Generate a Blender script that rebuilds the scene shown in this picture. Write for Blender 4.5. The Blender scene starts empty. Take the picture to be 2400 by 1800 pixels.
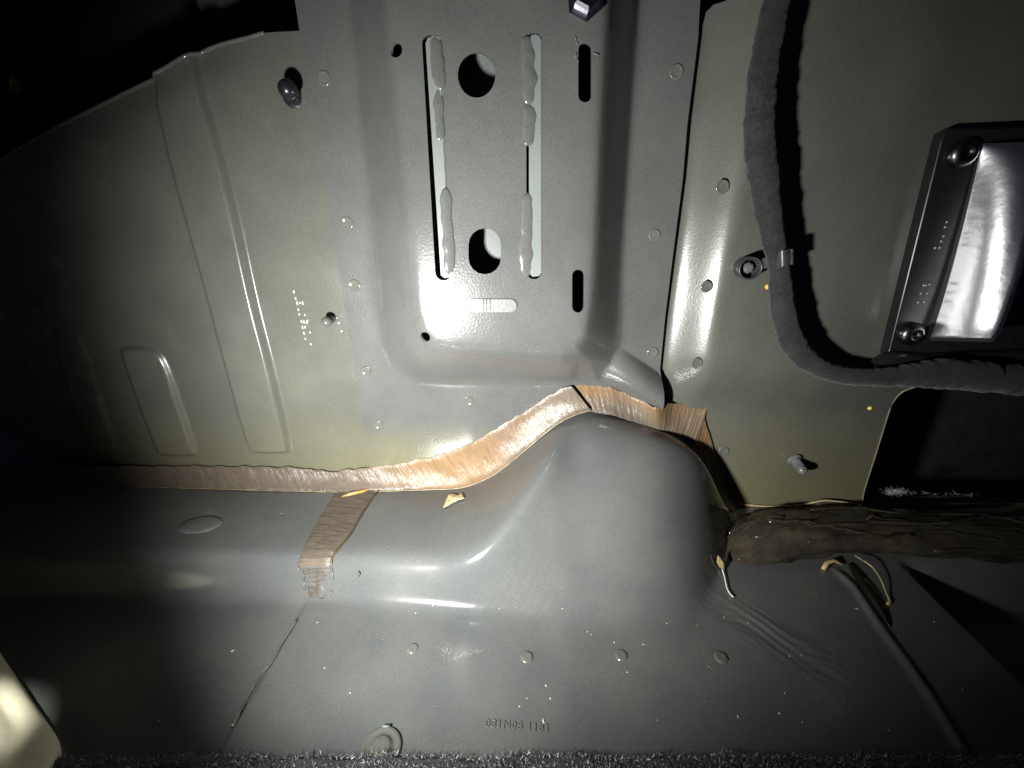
import bpy, bmesh, math, random
import numpy as np
from mathutils import Vector, Matrix, noise
from mathutils.geometry import delaunay_2d_cdt

random.seed(7)
RNG = np.random.default_rng(7)
scene = bpy.context.scene
COL = scene.collection

# ------------------------------------------------------------------ camera
PITCH = math.radians(21.0)
FPX = 1000.0                      # focal length in photo pixels (2400 wide)
CAM = Vector((0.0, -0.26, 0.2005))
cam_d = bpy.data.cameras.new("camera")
cam_d.sensor_width = 36.0
cam_d.lens = 36.0 * FPX / 2400.0
cam_d.clip_start = 0.005
cam_d.clip_end = 20.0
cam = bpy.data.objects.new("camera", cam_d)
cam.location = CAM
cam.rotation_euler = (math.radians(90) - PITCH, 0, 0)
COL.objects.link(cam)
scene.camera = cam

# ------------------------------------------------------------------ dim surroundings, torch, exposure
world = bpy.data.worlds.new("World")
scene.world = world
world.use_nodes = True
bg = world.node_tree.nodes["Background"]
bg.inputs[0].default_value = (0.30, 0.42, 0.80, 1)
bg.inputs[1].default_value = 0.012

TORCH = Vector((-0.096, -0.236, 0.112))
AIM = Vector((-0.020, 0.0, 0.100))
ld = bpy.data.lights.new("torch", 'SPOT')
ld.energy = 11.2
ld.color = (1.0, 1.0, 0.965)
ld.spot_size = math.radians(115)
ld.spot_blend = 1.0
ld.shadow_soft_size = 0.0095
torch = bpy.data.objects.new("torch", ld)
torch.location = TORCH
torch.rotation_euler = (AIM - TORCH).to_track_quat('-Z', 'Y').to_euler()
COL.objects.link(torch)
dl_ = bpy.data.lights.new("trim_fill_spot", 'SPOT')      # added narrow spot that brightens only the corner trim
dl_.energy = 45.0; dl_.color = (1.0, 1.0, 0.9); dl_.spot_size = math.radians(8.5); dl_.spot_blend = 0.35; dl_.shadow_soft_size = 0.02
trim_fill = bpy.data.objects.new("trim_fill_spot", dl_)
trim_fill.location = (-0.225, -0.245, 0.26)
trim_fill.rotation_euler = (Vector((-0.226, -0.168, 0.015)) - Vector(trim_fill.location)).to_track_quat('-Z', 'Y').to_euler()
COL.objects.link(trim_fill)

scene.cycles.caustics_reflective = False
scene.cycles.caustics_refractive = False
scene.view_settings.view_transform = 'Standard'
scene.view_settings.look = 'None'
scene.view_settings.exposure = 0.0
scene.view_settings.gamma = 1.0
scene.view_settings.use_curve_mapping = False

# ------------------------------------------------------------------ photo-measure helpers
_F = Vector((0, math.cos(PITCH), -math.sin(PITCH)))
_U = Vector((0, math.sin(PITCH), math.cos(PITCH)))
def ray(u, v):
    return Vector(((u - 1200) / FPX, 0, 0)) + _U * (-(v - 900) / FPX) + _F
def onY(u, v, Y):
    d = ray(u, v)
    return CAM + d * ((Y - CAM.y) / d.y)
def onZ(u, v, Z):
    d = ray(u, v)
    return CAM + d * ((Z - CAM.z) / d.z)
def XZ(u, v, Y=0.0):
    p = onY(u, v, Y)
    return (p.x, p.z)

# ------------------------------------------------------------------ object helpers
def link(name, mesh, mat=None, parent=None, smooth=True):
    o = bpy.data.objects.new(name, mesh)
    COL.objects.link(o)
    if mat is not None:
        mesh.materials.append(mat)
    if smooth and len(mesh.polygons):
        mesh.polygons.foreach_set('use_smooth', [True] * len(mesh.polygons))
    if parent is not None:
        o.parent = parent
    return o
def mesh_from(verts, faces):
    m = bpy.data.meshes.new("m")
    m.from_pydata([tuple(v) for v in verts], [], faces)
    m.update()
    return m
def tag(o, label, cat, group=None, kind=None):
    o["label"] = label
    o["category"] = cat
    if group: o["group"] = group
    if kind: o["kind"] = kind
    return o
def empty(name, loc=(0, 0, 0)):
    o = bpy.data.objects.new(name, None)
    o.location = loc
    o.empty_display_size = 0.01
    COL.objects.link(o)
    return o
def solidify(o, t, offset=1.0):
    m = o.modifiers.new("thick", 'SOLIDIFY')
    m.thickness = t
    m.offset = offset
    m.use_rim = True
    e = o.modifiers.new('crisp', 'EDGE_SPLIT'); e.split_angle = math.radians(42)
    return m
def sstep(a, b, x):
    t = np.clip((x - a) / (b - a), 0, 1)
    return t * t * (3 - 2 * t)
def in_poly(px, py, poly):
    inside = np.zeros(len(px), bool)
    n = len(poly)
    for i in range(n):
        x1, y1 = poly[i]; x2, y2 = poly[(i + 1) % n]
        if y1 == y2: continue
        c = (y1 > py) != (y2 > py)
        xi = (x2 - x1) * (py - y1) / (y2 - y1) + x1
        inside ^= c & (px < xi)
    return inside
def resample(poly, step, closed=True):
    out = []
    n = len(poly)
    for i in range(n if closed else n - 1):
        a = poly[i]; b = poly[(i + 1) % n]
        d = math.hypot(b[0] - a[0], b[1] - a[1])
        k = max(1, int(round(d / step)))
        for j in range(k):
            t = j / k
            out.append((a[0] + (b[0] - a[0]) * t, a[1] + (b[1] - a[1]) * t))
    if not closed: out.append(tuple(poly[-1]))
    return out
def dist_to_polys(px, py, polys):
    d = np.full(len(px), 1e9)
    for poly in polys:
        n = len(poly)
        for i in range(n):
            ax, ay = poly[i]; bx, by = poly[(i + 1) % n]
            dx, dy = bx - ax, by - ay
            L = dx * dx + dy * dy + 1e-18
            t = np.clip(((px - ax) * dx + (py - ay) * dy) / L, 0, 1)
            d = np.minimum(d, np.hypot(px - ax - t * dx, py - ay - t * dy))
    return d
def seg_dist(px, py, pts):
    d = np.full(np.shape(px), 1e9)
    for (ax, ay), (bx, by) in zip(pts[:-1], pts[1:]):
        dx, dy = bx - ax, by - ay
        t = np.clip(((px - ax) * dx + (py - ay) * dy) / (dx * dx + dy * dy + 1e-18), 0, 1)
        d = np.minimum(d, np.hypot(px - ax - t * dx, py - ay - t * dy))
    return d
def sheet(name, outline, holes, step, yfun, mat, parent=None, thick=0.001, dense=None, dstep=0.0009):
    """pressed metal sheet: outline and holes in (x, z), depth y = yfun(x, z); viewer side is -Y"""
    out = resample(outline, step)
    hl = [resample(h, step * 0.8) for h in holes]
    xs = np.array([p[0] for p in out]); zs = np.array([p[1] for p in out])
    gx, gz = np.meshgrid(np.arange(xs.min(), xs.max(), step), np.arange(zs.min(), zs.max(), step))
    gx = gx.ravel() + step * 0.13; gz = gz.ravel() + step * 0.17
    keep = in_poly(gx, gz, out)
    gx, gz = gx[keep], gz[keep]
    for h in hl:
        k = ~in_poly(gx, gz, h); gx, gz = gx[k], gz[k]
    if dense is not None:
        dn = dense(gx, gz); gx, gz = gx[~dn], gz[~dn]
        fx, fz = np.meshgrid(np.arange(xs.min(), xs.max(), dstep), np.arange(zs.min(), zs.max(), dstep))
        fx = fx.ravel() + dstep * 0.13; fz = fz.ravel() + dstep * 0.17
        k = dense(fx, fz); fx, fz = fx[k], fz[k]
        k = in_poly(fx, fz, out)
        for h in hl: k &= ~in_poly(fx, fz, h)
        gx = np.concatenate([gx, fx[k]]); gz = np.concatenate([gz, fz[k]])
    d = dist_to_polys(gx, gz, [out] + hl)
    lim = (dstep if dense is not None else step) * 0.4
    gx, gz = gx[d > lim], gz[d > lim]
    verts = []; edges = []
    for loop in [out] + hl:
        b = len(verts); n = len(loop)
        verts += [Vector(p) for p in loop]
        edges += [(b + i, b + (i + 1) % n) for i in range(n)]
    verts += [Vector((a, b)) for a, b in zip(gx, gz)]
    vo, eo, fo, *_ = delaunay_2d_cdt(verts, edges, [], 0, 1e-7)
    P = np.array([(v.x, v.y) for v in vo])
    tri = np.array([f for f in fo if len(f) == 3])
    c = P[tri].mean(axis=1)
    k = in_poly(c[:, 0], c[:, 1], out)
    for h in hl: k &= ~in_poly(c[:, 0], c[:, 1], h)
    tri = tri[k]
    Y = yfun(P[:, 0], P[:, 1])
    m = mesh_from(np.column_stack([P[:, 0], Y, P[:, 1]]), tri.tolist())
    bm = bmesh.new(); bm.from_mesh(m)
    bmesh.ops.delete(bm, geom=[v for v in bm.verts if not v.link_faces], context='VERTS')
    for f in bm.faces:
        if f.normal.y > 0: f.normal_flip()
    bm.to_mesh(m); bm.free()
    o = link(name, m, mat, parent)
    if thick: solidify(o, thick, -1.0)
    return o
def tube(name, pts, radii, mat, parent=None, seg=14, closed_ends=True, noise_amp=0.0, noise_scale=200.0, flat=1.0, helix=None):
    pts = [Vector(p) for p in pts]
    n = len(pts)
    if not hasattr(radii, '__len__'): radii = [radii] * n
    verts = []; faces = []
    up = Vector((0.13, -1, 0.07))
    for i in range(n):
        t = (pts[min(i + 1, n - 1)] - pts[max(i - 1, 0)]).normalized()
        a = (up - t * up.dot(t)).normalized()
        b = t.cross(a)
        for k in range(seg):
            th = 2 * math.pi * k / seg
            dvec = a * math.cos(th) * flat + b * math.sin(th)
            r = radii[i]
            if helix:
                ph = (i / helix + th / (2 * math.pi)) % 1.0
                r *= 0.99 + 0.022 * (1 - ph) ** 1.5
            if noise_amp:
                q = (pts[i] + dvec * r) * noise_scale
                r = r * (1 + noise_amp * noise.noise(q))
            verts.append(pts[i] + dvec * r)
    for i in range(n - 1):
        for k in range(seg):
            k2 = (k + 1) % seg
            faces.append((i * seg + k, i * seg + k2, (i + 1) * seg + k2, (i + 1) * seg + k))
    if closed_ends:
        faces.append(tuple(range(seg))[::-1])
        faces.append(tuple((n - 1) * seg + k for k in range(seg)))
    m = mesh_from(verts, faces)
    bm = bmesh.new(); bm.from_mesh(m); bmesh.ops.recalc_face_normals(bm, faces=bm.faces); bm.to_mesh(m); bm.free()
    return link(name, m, mat, parent)
def catmull(pts, per=6):
    pts = [np.array(p, float) for p in pts]
    out = []
    for i in range(len(pts) - 1):
        p0 = pts[max(i - 1, 0)]; p1 = pts[i]; p2 = pts[i + 1]; p3 = pts[min(i + 2, len(pts) - 1)]
        for j in range(per):
            t = j / per
            out.append(0.5 * ((2 * p1) + (-p0 + p2) * t + (2 * p0 - 5 * p1 + 4 * p2 - p3) * t * t + (-p0 + 3 * p1 - 3 * p2 + p3) * t ** 3))
    out.append(pts[-1])
    return out
def lathe_mesh(prof, seg=20):
    """profile of (r, h); axis along local -Y (towards the viewer)"""
    verts = []; faces = []
    for r, h in prof:
        for k in range(seg):
            th = 2 * math.pi * k / seg
            verts.append((r * math.cos(th), -h, r * math.sin(th)))
    for i in range(len(prof) - 1):
        for k in range(seg):
            k2 = (k + 1) % seg
            faces.append((i * seg + k, (i + 1) * seg + k, (i + 1) * seg + k2, i * seg + k2))
    faces.append(tuple((len(prof) - 1) * seg + k for k in range(seg)))
    m = mesh_from(verts, faces)
    bm = bmesh.new(); bm.from_mesh(m); bmesh.ops.recalc_face_normals(bm, faces=bm.faces); bm.to_mesh(m); bm.free()
    return m
def place(name, mesh, loc, parent=None, normal=None, roll=0.0, scale=1.0):
    o = bpy.data.objects.new(name, mesh)
    COL.objects.link(o)
    n = Vector((0, -1, 0)) if normal is None else Vector(normal).normalized()
    q = Vector((0, -1, 0)).rotation_difference(n)
    o.rotation_mode = 'QUATERNION'
    o.rotation_quaternion = q @ Vector((0, 1, 0)).to_track_quat('Y', 'Z') if roll == 0 else q @ Matrix.Rotation(roll, 3, 'Y').to_quaternion()
    o.location = loc
    o.scale = (scale,) * 3 if not hasattr(scale, '__len__') else scale
    if parent: o.parent = parent
    return o

# ------------------------------------------------------------------ materials
def new_mat(name):
    m = bpy.data.materials.new(name)
    m.use_nodes = True
    nt = m.node_tree
    return m, nt, nt.nodes["Principled BSDF"]
def N(nt, t, **kw):
    n = nt.nodes.new(t)
    for k, v in kw.items():
        if k.startswith('i_'): n.inputs[k[2:].replace('_', ' ')].default_value = v
        else: setattr(n, k, v)
    return n
def ramp(nt, fac, stops):
    r = N(nt, 'ShaderNodeValToRGB')
    cr = r.color_ramp
    while len(cr.elements) < len(stops): cr.elements.new(0.5)
    for e, (p, c) in zip(cr.elements, stops):
        e.position = p; e.color = c if len(c) == 4 else (*c, 1)
    nt.links.new(fac, r.inputs[0])
    return r
def bump(nt, heights, dist, strength=1.0, bsdf=None):
    b = N(nt, 'ShaderNodeBump')
    b.inputs['Strength'].default_value = strength
    b.inputs['Distance'].default_value = dist
    nt.links.new(heights, b.inputs['Height'])
    if bsdf is not None: nt.links.new(b.outputs[0], bsdf.inputs['Normal'])
    return b
def paint(name, c1, c2, rough, peel=0.00004, coat=0.0, tint=None, tint_z=(0.03, 0.09), streak=True):
    m, nt, bs = new_mat(name)
    co = N(nt, 'ShaderNodeTexCoord')
    n1 = N(nt, 'ShaderNodeTexNoise', i_Scale=22.0, i_Detail=5.0, i_Roughness=0.6)
    nt.links.new(co.outputs['Object'], n1.inputs['Vector'])
    r = ramp(nt, n1.outputs['Fac'], [(0.35, c1), (0.65, c2)])
    colr = r.outputs[0]
    if tint:
        sep = N(nt, 'ShaderNodeSeparateXYZ'); nt.links.new(co.outputs['Object'], sep.inputs[0])
        n3 = N(nt, 'ShaderNodeTexNoise', i_Scale=14.0, i_Detail=3.0)
        nt.links.new(co.outputs['Object'], n3.inputs['Vector'])
        ma = N(nt, 'ShaderNodeMath', operation='MULTIPLY_ADD'); ma.inputs[1].default_value = 0.05
        nt.links.new(n3.outputs['Fac'], ma.inputs[0]); nt.links.new(sep.outputs[2], ma.inputs[2])
        mr = N(nt, 'ShaderNodeMapRange'); mr.inputs[1].default_value = tint_z[1] + .025; mr.inputs[2].default_value = tint_z[0] + .025
        nt.links.new(ma.outputs[0], mr.inputs[0])
        mx = N(nt, 'ShaderNodeMix', data_type='RGBA'); mx.inputs[7].default_value = (*tint, 1)
        nt.links.new(mr.outputs[0], mx.inputs[0]); nt.links.new(colr, mx.inputs[6])
        colr = mx.outputs[2]
    # fine dust grain in the colour
    n4 = N(nt, 'ShaderNodeTexNoise', i_Scale=1700.0, i_Detail=2.0)
    nt.links.new(co.outputs['Object'], n4.inputs['Vector'])
    r4 = ramp(nt, n4.outputs['Fac'], [(0.3, (0.86, 0.86, 0.86)), (0.7, (1.12, 1.12, 1.12))])
    mul = N(nt, 'ShaderNodeMix', data_type='RGBA', blend_type='MULTIPLY'); mul.inputs[0].default_value = 1.0
    nt.links.new(colr, mul.inputs[6]); nt.links.new(r4.outputs[0], mul.inputs[7])
    nt.links.new(mul.outputs[2], bs.inputs['Base Color'])
    nr = N(nt, 'ShaderNodeTexNoise', i_Scale=45.0, i_Detail=4.0)
    nt.links.new(co.outputs['Object'], nr.inputs['Vector'])
    mrr = N(nt, 'ShaderNodeMapRange'); mrr.inputs[3].default_value = rough - .05; mrr.inputs[4].default_value = rough + .07
    nt.links.new(nr.outputs['Fac'], mrr.inputs[0]); nt.links.new(mrr.outputs[0], bs.inputs['Roughness'])
    np_ = N(nt, 'ShaderNodeTexNoise', i_Scale=900.0, i_Detail=2.0)
    nt.links.new(co.outputs['Object'], np_.inputs['Vector'])
    bump(nt, np_.outputs['Fac'], peel, 1.0, bs)
    bs.inputs['Coat Weight'].default_value = coat
    bs.inputs['Coat Roughness'].default_value = 0.12
    return m
def plain(name, col, rough=0.5, metal=0.0, nscale=120.0, amp=0.00005, var=0.2, coat=0.0):
    m, nt, bs = new_mat(name)
    co = N(nt, 'ShaderNodeTexCoord')
    n1 = N(nt, 'ShaderNodeTexNoise', i_Scale=nscale, i_Detail=4.0)
    nt.links.new(co.outputs['Object'], n1.inputs['Vector'])
    a = tuple(c * (1 - var) for c in col); b = tuple(min(1, c * (1 + var)) for c in col)
    r = ramp(nt, n1.outputs['Fac'], [(0.3, a), (0.7, b)])
    nt.links.new(r.outputs[0], bs.inputs['Base Color'])
    bs.inputs['Roughness'].default_value = rough
    bs.inputs['Metallic'].default_value = metal
    bs.inputs['Coat Weight'].default_value = coat
    if amp: bump(nt, n1.outputs['Fac'], amp, 1.0, bs)
    return m

M_WALL = paint("panel_primer", (0.080, 0.082, 0.070), (0.098, 0.099, 0.085), 0.25, peel=0.00005, tint=(0.138, 0.132, 0.074), tint_z=(0.01, 0.085))
M_PILLAR = paint("pillar_primer", (0.080, 0.082, 0.079), (0.098, 0.100, 0.096), 0.20, peel=0.00009, coat=0.35, tint=(0.138, 0.132, 0.074), tint_z=(0.03, 0.075))
M_FLOOR = paint("floor_primer", (0.084, 0.088, 0.088), (0.106, 0.109, 0.104), 0.13, peel=0.000012, coat=0.25)
M_BACK = paint("cavity_primer", (0.10, 0.11, 0.108), (0.13, 0.138, 0.135), 0.4)
M_BAR = paint("zinc_bar", (0.135, 0.155, 0.15), (0.165, 0.182, 0.176), 0.36)
M_BEAD = plain("weld_paint", (0.095, 0.097, 0.092), 0.16, 0.0, 700, 0.00006, 0.1)
M_GLOSS = plain("gloss_primer", (0.10, 0.102, 0.090), 0.12, 0.0, 300, 0.0, 0.1)
M_BLACK = plain("black_plastic", (0.012, 0.012, 0.014), 0.28, 0.0, 200, 0.00002, 0.2)
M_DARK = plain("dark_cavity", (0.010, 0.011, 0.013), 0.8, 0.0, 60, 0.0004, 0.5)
M_STEEL = plain("bright_steel", (0.55, 0.55, 0.6), 0.2, 1.0, 300, 0.00003, 0.1)
M_SCREW = plain("dark_steel", (0.16, 0.15, 0.16), 0.3, 1.0, 300, 0.00003, 0.2)
M_CREAM = plain("pale_foam", (0.78, 0.74, 0.56), 0.7, 0.0, 500, 0.0001, 0.05)
M_YELLOW = plain("yellow_plastic", (0.75, 0.5, 0.04), 0.5, 0.0, 90, 0.0, 0.1)
M_DUST = plain("pale_dust", (0.42, 0.40, 0.32), 0.6, 0.0, 400, 0.0, 0.3)
M_CHIP = plain("tan_chip", (0.50, 0.42, 0.24), 0.5, 0.0, 600, 0.0002, 0.25)
M_THREAD = plain("straw_thread", (0.42, 0.33, 0.16), 0.4, 0.0, 600, 0.0, 0.2)
M_LINT = plain("white_lint", (0.65, 0.68, 0.66), 0.8, 0.0, 600, 0.0, 0.1)

# ------------------------------------------------------------------ pillar panel (raised pressing with flanges)
HP = 0.032                                    # height of the pressed-out face
def pl(lst, Y=0.0): return [XZ(u, v, Y) for u, v in lst]
face_px = [(890, -260), (897, -60), (925, 200), (945, 450), (962, 650), (970, 730), (985, 780), (1015, 812), (1060, 822),
           (1200, 826), (1318, 830), (1352, 818), (1374, 785), (1388, 700), (1400, 500), (1414, 200), (1430, -60), (1440, -260)]
foot_px = [(806, -260), (824, 0), (844, 200), (866, 420), (883, 600), (894, 730), (906, 812), (930, 862), (980, 888), (1060, 894),
           (1200, 895), (1330, 893), (1398, 886), (1436, 852), (1450, 790), (1456, 600), (1471, 350), (1487, 100), (1497, -100), (1505, -260)]
face_xz = pl(face_px, -HP)
foot_xz = pl(foot_px, 0.0)
def _path_sd(px, py, poly):
    d = seg_dist(px, py, poly)
    return d
fold_a = XZ(1424, 846); fold_b = XZ(1600, 962)
def pillar_y(x, z):
    x = np.asarray(x, float); z = np.asarray(z, float)
    inside = in_poly(x, z, face_xz)
    below = ~in_poly(x, z, foot_xz)
    df = seg_dist(x, z, face_xz); dg = seg_dist(x, z, foot_xz)
    t = np.where(inside, 1.0, np.where(below, 0.0, dg / (dg + df + 1e-12)))
    # signed parameter with rounded shoulders
    w = df + dg
    te = np.where(inside, 1 + df / 0.02, np.where(below, -dg / 0.02, t))
    def sp(q, r): return 0.5 * (q + np.sqrt(q * q + r * r))
    h = sp(te, 0.13) - sp(te - 1, 0.13)
    h0 = h
    y = -HP * h0
    # cylindrical fold that runs out through the lower right corner
    dx, dz = fold_b[0] - fold_a[0], fold_b[1] - fold_a[1]
    L2 = dx * dx + dz * dz
    s = ((x - fold_a[0]) * dx + (z - fold_a[1]) * dz) / L2
    dd = ((x - fold_a[0]) * dz - (z - fold_a[1]) * dx) / math.sqrt(L2)
    prof = np.clip(1 - (dd / 0.0118) ** 2, 0, 1) ** 0.9
    amp = 0.0105 * sstep(-0.25, 0.45, s)
    y2 = -amp * prof
    y = np.minimum(y, y2)
    # very slight dishing of the sheet
    y = y + 0.0003 * np.sin(x * 31 + 1.0) * np.cos(z * 26) * (1 - h0)
    return y
pillar_out = pl([(672, -260), (691, 0), (705, 90), (723, 199), (760, 416), (785, 579), (800, 672), (822, 803), (868, 1105),
                 (960, 1110), (1075, 1075), (1180, 1010), (1270, 960), (1345, 925), (1400, 925), (1470, 945), (1545, 985),
                 (1544, 947), (1547, 868), (1559, 745), (1577, 600), (1600, 420), (1611, 289), (1636, 90), (1641, 0), (1655, -260)])
def circ(u, v, r, n=28, Y=-HP, ry=None):
    ry = ry or r
    return [XZ(u + r * math.cos(2 * math.pi * k / n), v + ry * math.sin(2 * math.pi * k / n), Y) for k in range(n)]
def slot(x0, y0, x1, y1, w, Y=-HP, n=8):
    """rounded slot with centre line (x0,y0)-(x1,y1), full width w (pixels)"""
    a = math.atan2(y1 - y0, x1 - x0); r = w / 2; out = []
    for k in range(n + 1):
        t = a + math.pi / 2 + math.pi * k / n
        out.append((x0 + r * math.cos(t), y0 + r * math.sin(t)))
    for k in range(n + 1):
        t = a - math.pi / 2 + math.pi * k / n
        out.append((x1 + r * math.cos(t), y1 + r * math.sin(t)))
    return pl(out, Y)
holes = [circ(927, 116, 15.5, 18, ry=17), circ(1117, 176, 44, 32, ry=53), slot(1136, 573, 1136, 605, 76),
         slot(1371, 116, 1371, 224, 31), slot(1355, 646, 1355, 719, 28), circ(995, 792, 12.5, 16),
         slot(1008.5, 101, 1039.5, 638, 39), slot(1252, 95, 1252, 636, 37)]
pillar = sheet("pillar_panel", pillar_out, holes, 0.004, pillar_y, M_PILLAR, thick=0.0012,
               dense=lambda x, z: ((~in_poly(x, z, face_xz)) | (seg_dist(x, z, face_xz) < 0.006)) & (in_poly(x, z, foot_xz) | (seg_dist(x, z, foot_xz) < 0.008) | ((x > XZ(1390, 850)[0]) & (z < XZ(1390, 810)[1]))), dstep=0.0013)
tag(pillar, "grey-green pressed steel pillar panel with slots and holes in its raised face", "panel")

# bars seen in the two long slots, with weld beads along them
def bar_mesh(px, Yf, depth):
    pts = resample(pl(px, Yf), 0.004)
    n = len(pts)
    V = [(a, Yf, b) for a, b in pts] + [(a, Yf + depth, b) for a, b in pts]
    F = [tuple(range(n))] + [(i, i + n, (i + 1) % n + n, (i + 1) % n) for i in range(n)]
    m = mesh_from(V, F)
    bm = bmesh.new(); bm.from_mesh(m); bmesh.ops.recalc_face_normals(bm, faces=bm.faces)
    bmesh.ops.bevel(bm, geom=[e for e in bm.edges if abs(e.verts[0].co.y - Yf) < 1e-6 and abs(e.verts[1].co.y - Yf) < 1e-6],
                    offset=0.0004, segments=2, affect='EDGES')
    bm.to_mesh(m); bm.free()
    return m
Yb = -HP - 0.0004
link("reinforcement_bar", bar_mesh([(997, 100), (1002, 88), (1016, 82), (1032, 84), (1040, 329), (1046, 440), (1060, 640), (1054, 650), (1042, 652), (1033, 645)], Yb, 0.006), M_BAR, pillar, smooth=False)
link("reinforcement_bar", bar_mesh([(1240, 90), (1246, 81), (1256, 78), (1265, 82), (1270, 92), (1270, 638), (1264, 647), (1248, 649), (1240, 640)], Yb, 0.006), M_BAR, pillar, smooth=False)
def weld(u0, v0, u1, v1, w, seed):
    n = 26; pts = []; rad = []
    rs = random.Random(seed)
    for i in range(n):
        t = i / (n - 1)
        u = u0 + (u1 - u0) * t + 1.3 * math.sin(7 * t + seed); v = v0 + (v1 - v0) * t
        p = onY(u, v, -HP - 0.0002)
        pts.append(p)
        e = math.sqrt(max(0.0, 1 - abs(2 * t - 1) ** 5))
        rad.append(max(0.0003, w / 2 * 0.000215 * e * (0.97 + 0.08 * math.sin(9 * t + 2.3 * seed) + 0.02 * rs.uniform(-1, 1))))
    return tube("weld_bead", pts, rad, M_BEAD, pillar, seg=14, noise_amp=0.34, noise_scale=210, flat=0.26)
for a in ((1020, 86, 1034, 213, 27, 1), (1027, 208, 1031, 331, 21, 2), (1044, 438, 1054, 645, 30, 3),
          (1236, 82, 1242, 248, 35, 4), (1239, 243, 1242, 343, 31, 5), (1236, 451, 1234, 651, 34, 6)):
    weld(*a)
# rounded pad stuck on the face
pad = slot(1112, 715.5, 1196, 715.5, 31, -HP)
bm = bmesh.new()
vs = [bm.verts.new((a, -HP - 0.0001, b)) for a, b in pad]
f = bm.faces.new(vs)
if f.normal.y > 0: f.normal_flip()
ex = bmesh.ops.extrude_face_region(bm, geom=[f])
bmesh.ops.translate(bm, vec=(0, -0.0009, 0), verts=[g for g in ex['geom'] if isinstance(g, bmesh.types.BMVert)])
bmesh.ops.recalc_face_normals(bm, faces=bm.faces)
bmesh.ops.bevel(bm, geom=[e for e in bm.edges if all(v.co.y < -HP - 0.0008 for v in e.verts)], offset=0.0003, segments=2, affect='EDGES')
m = bpy.data.meshes.new("m"); bm.to_mesh(m); bm.free()
o = link("raised_pad", m, plain("pad_primer", (0.15, 0.153, 0.148), 0.3, 0, 700, 0.0001, 0.1), pillar, smooth=False)
for uu in (1133, 1140, 1148):
    p = [onY(uu, 702, -HP - 0.00125), onY(uu, 729, -HP - 0.00125)]
    tube("pad_line", p, 0.00025, M_BAR, o, seg=6)

# spot welds
SPOT = lathe_mesh([(0.0036, 0.0), (0.0034, 0.00045), (0.0029, 0.00055), (0.0023, 0.0002), (0.0019, 0.00012), (0.0010, 0.00018), (0.0003, 0.0002)], 22)
SPOT.materials.append(M_GLOSS)
SPOT.polygons.foreach_set('use_smooth', [True] * len(SPOT.polygons))
def spots(parent, lst, yf):
    for u, v in lst:
        x, z = XZ(u, v, 0.0)
        y = float(yf(np.array([x]), np.array([z]))[0])
        x, z = XZ(u, v, y)
        place("spot_weld", SPOT, (x, y - 0.0001, z), parent, scale=random.uniform(.92, 1.08), roll=random.uniform(0, 6))
spots(pillar, [(760, 184), (814, 524), (831, 669), (858, 869), (887, 996), (1098, 940), (1585, 168), (1534, 551), (1529, 826)], pillar_y)
# bolt head at the top of the face
hexm = lathe_mesh([(0.0085, 0.0), (0.0085, 0.0012), (0.0062, 0.0014), (0.0062, 0.006), (0.0052, 0.0068), (0.003, 0.0066), (0.0028, 0.004), (0.0005, 0.004)], 6)
hexm.materials.append(M_STEEL)
place("bolt_head", hexm, onY(1372, -4, -HP), pillar, roll=0.4)
# scratch marks beside the upper slot
for (a, b) in (((1348, 85), (1350, 96)), ((1349, 96), (1355, 106)), ((1350, 124), (1347, 136)), ((1390, 124), (1403, 130)), ((1352, 138), (1355, 147))):
    tube("scratch", [onY(*a, -HP - 0.0002), onY((a[0] + b[0]) / 2 + 1, (a[1] + b[1]) / 2, -HP - 0.0004), onY(*b, -HP - 0.0002)], 0.00018, M_BAR, pillar, seg=6)

# closing sheet behind the pillar face, seen through its holes
outer = sheet("closing_sheet", pl([(925, -200), (985, 815), (1365, 815), (1420, -200)], -HP + 0.021), [], 0.02, lambda x, z: -HP + 0.021 + 0.0 * x, M_BACK, thick=0.001)
tag(outer, "pale grey inner sheet lit behind the round pillar holes", "panel")

# ------------------------------------------------------------------ left wheelhouse panel
ribA = pl([(318, 40), (352, 190), (398, 398), (456, 600), (517, 831), (579, 1056), (600, 1064), (672, 1064), (684, 1056), (637, 853), (597, 701), (557, 506), (513, 325), (474, 200), (440, 90), (430, 30)])
ribB = pl([(272, 825), (362, 1066), (380, 1072), (455, 1072), (463, 1062), (427, 962), (395, 860), (372, 822), (340, 812), (285, 812)])
ribC = pl([(90, 770), (130, 900), (178, 1066), (192, 1072), (262, 1072), (270, 1062), (225, 930), (190, 800), (160, 768)])
def chaikin(poly, n=2):
    for _ in range(n):
        out = []
        for k in range(len(poly)):
            a = poly[k]; b = poly[(k + 1) % len(poly)]
            out += [(a[0] * .75 + b[0] * .25, a[1] * .75 + b[1] * .25), (a[0] * .25 + b[0] * .75, a[1] * .25 + b[1] * .75)]
        poly = out
    return poly
ribA, ribB, ribC = chaikin(ribA), chaikin(ribB), chaikin(ribC)
left_top = [(-420, 560), (-150, 430), (7, 347), (231, 235), (349, 177), (380, 163), (481, 105), (579, 83), (615, 74), (702, 69), (760, 66)]
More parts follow.
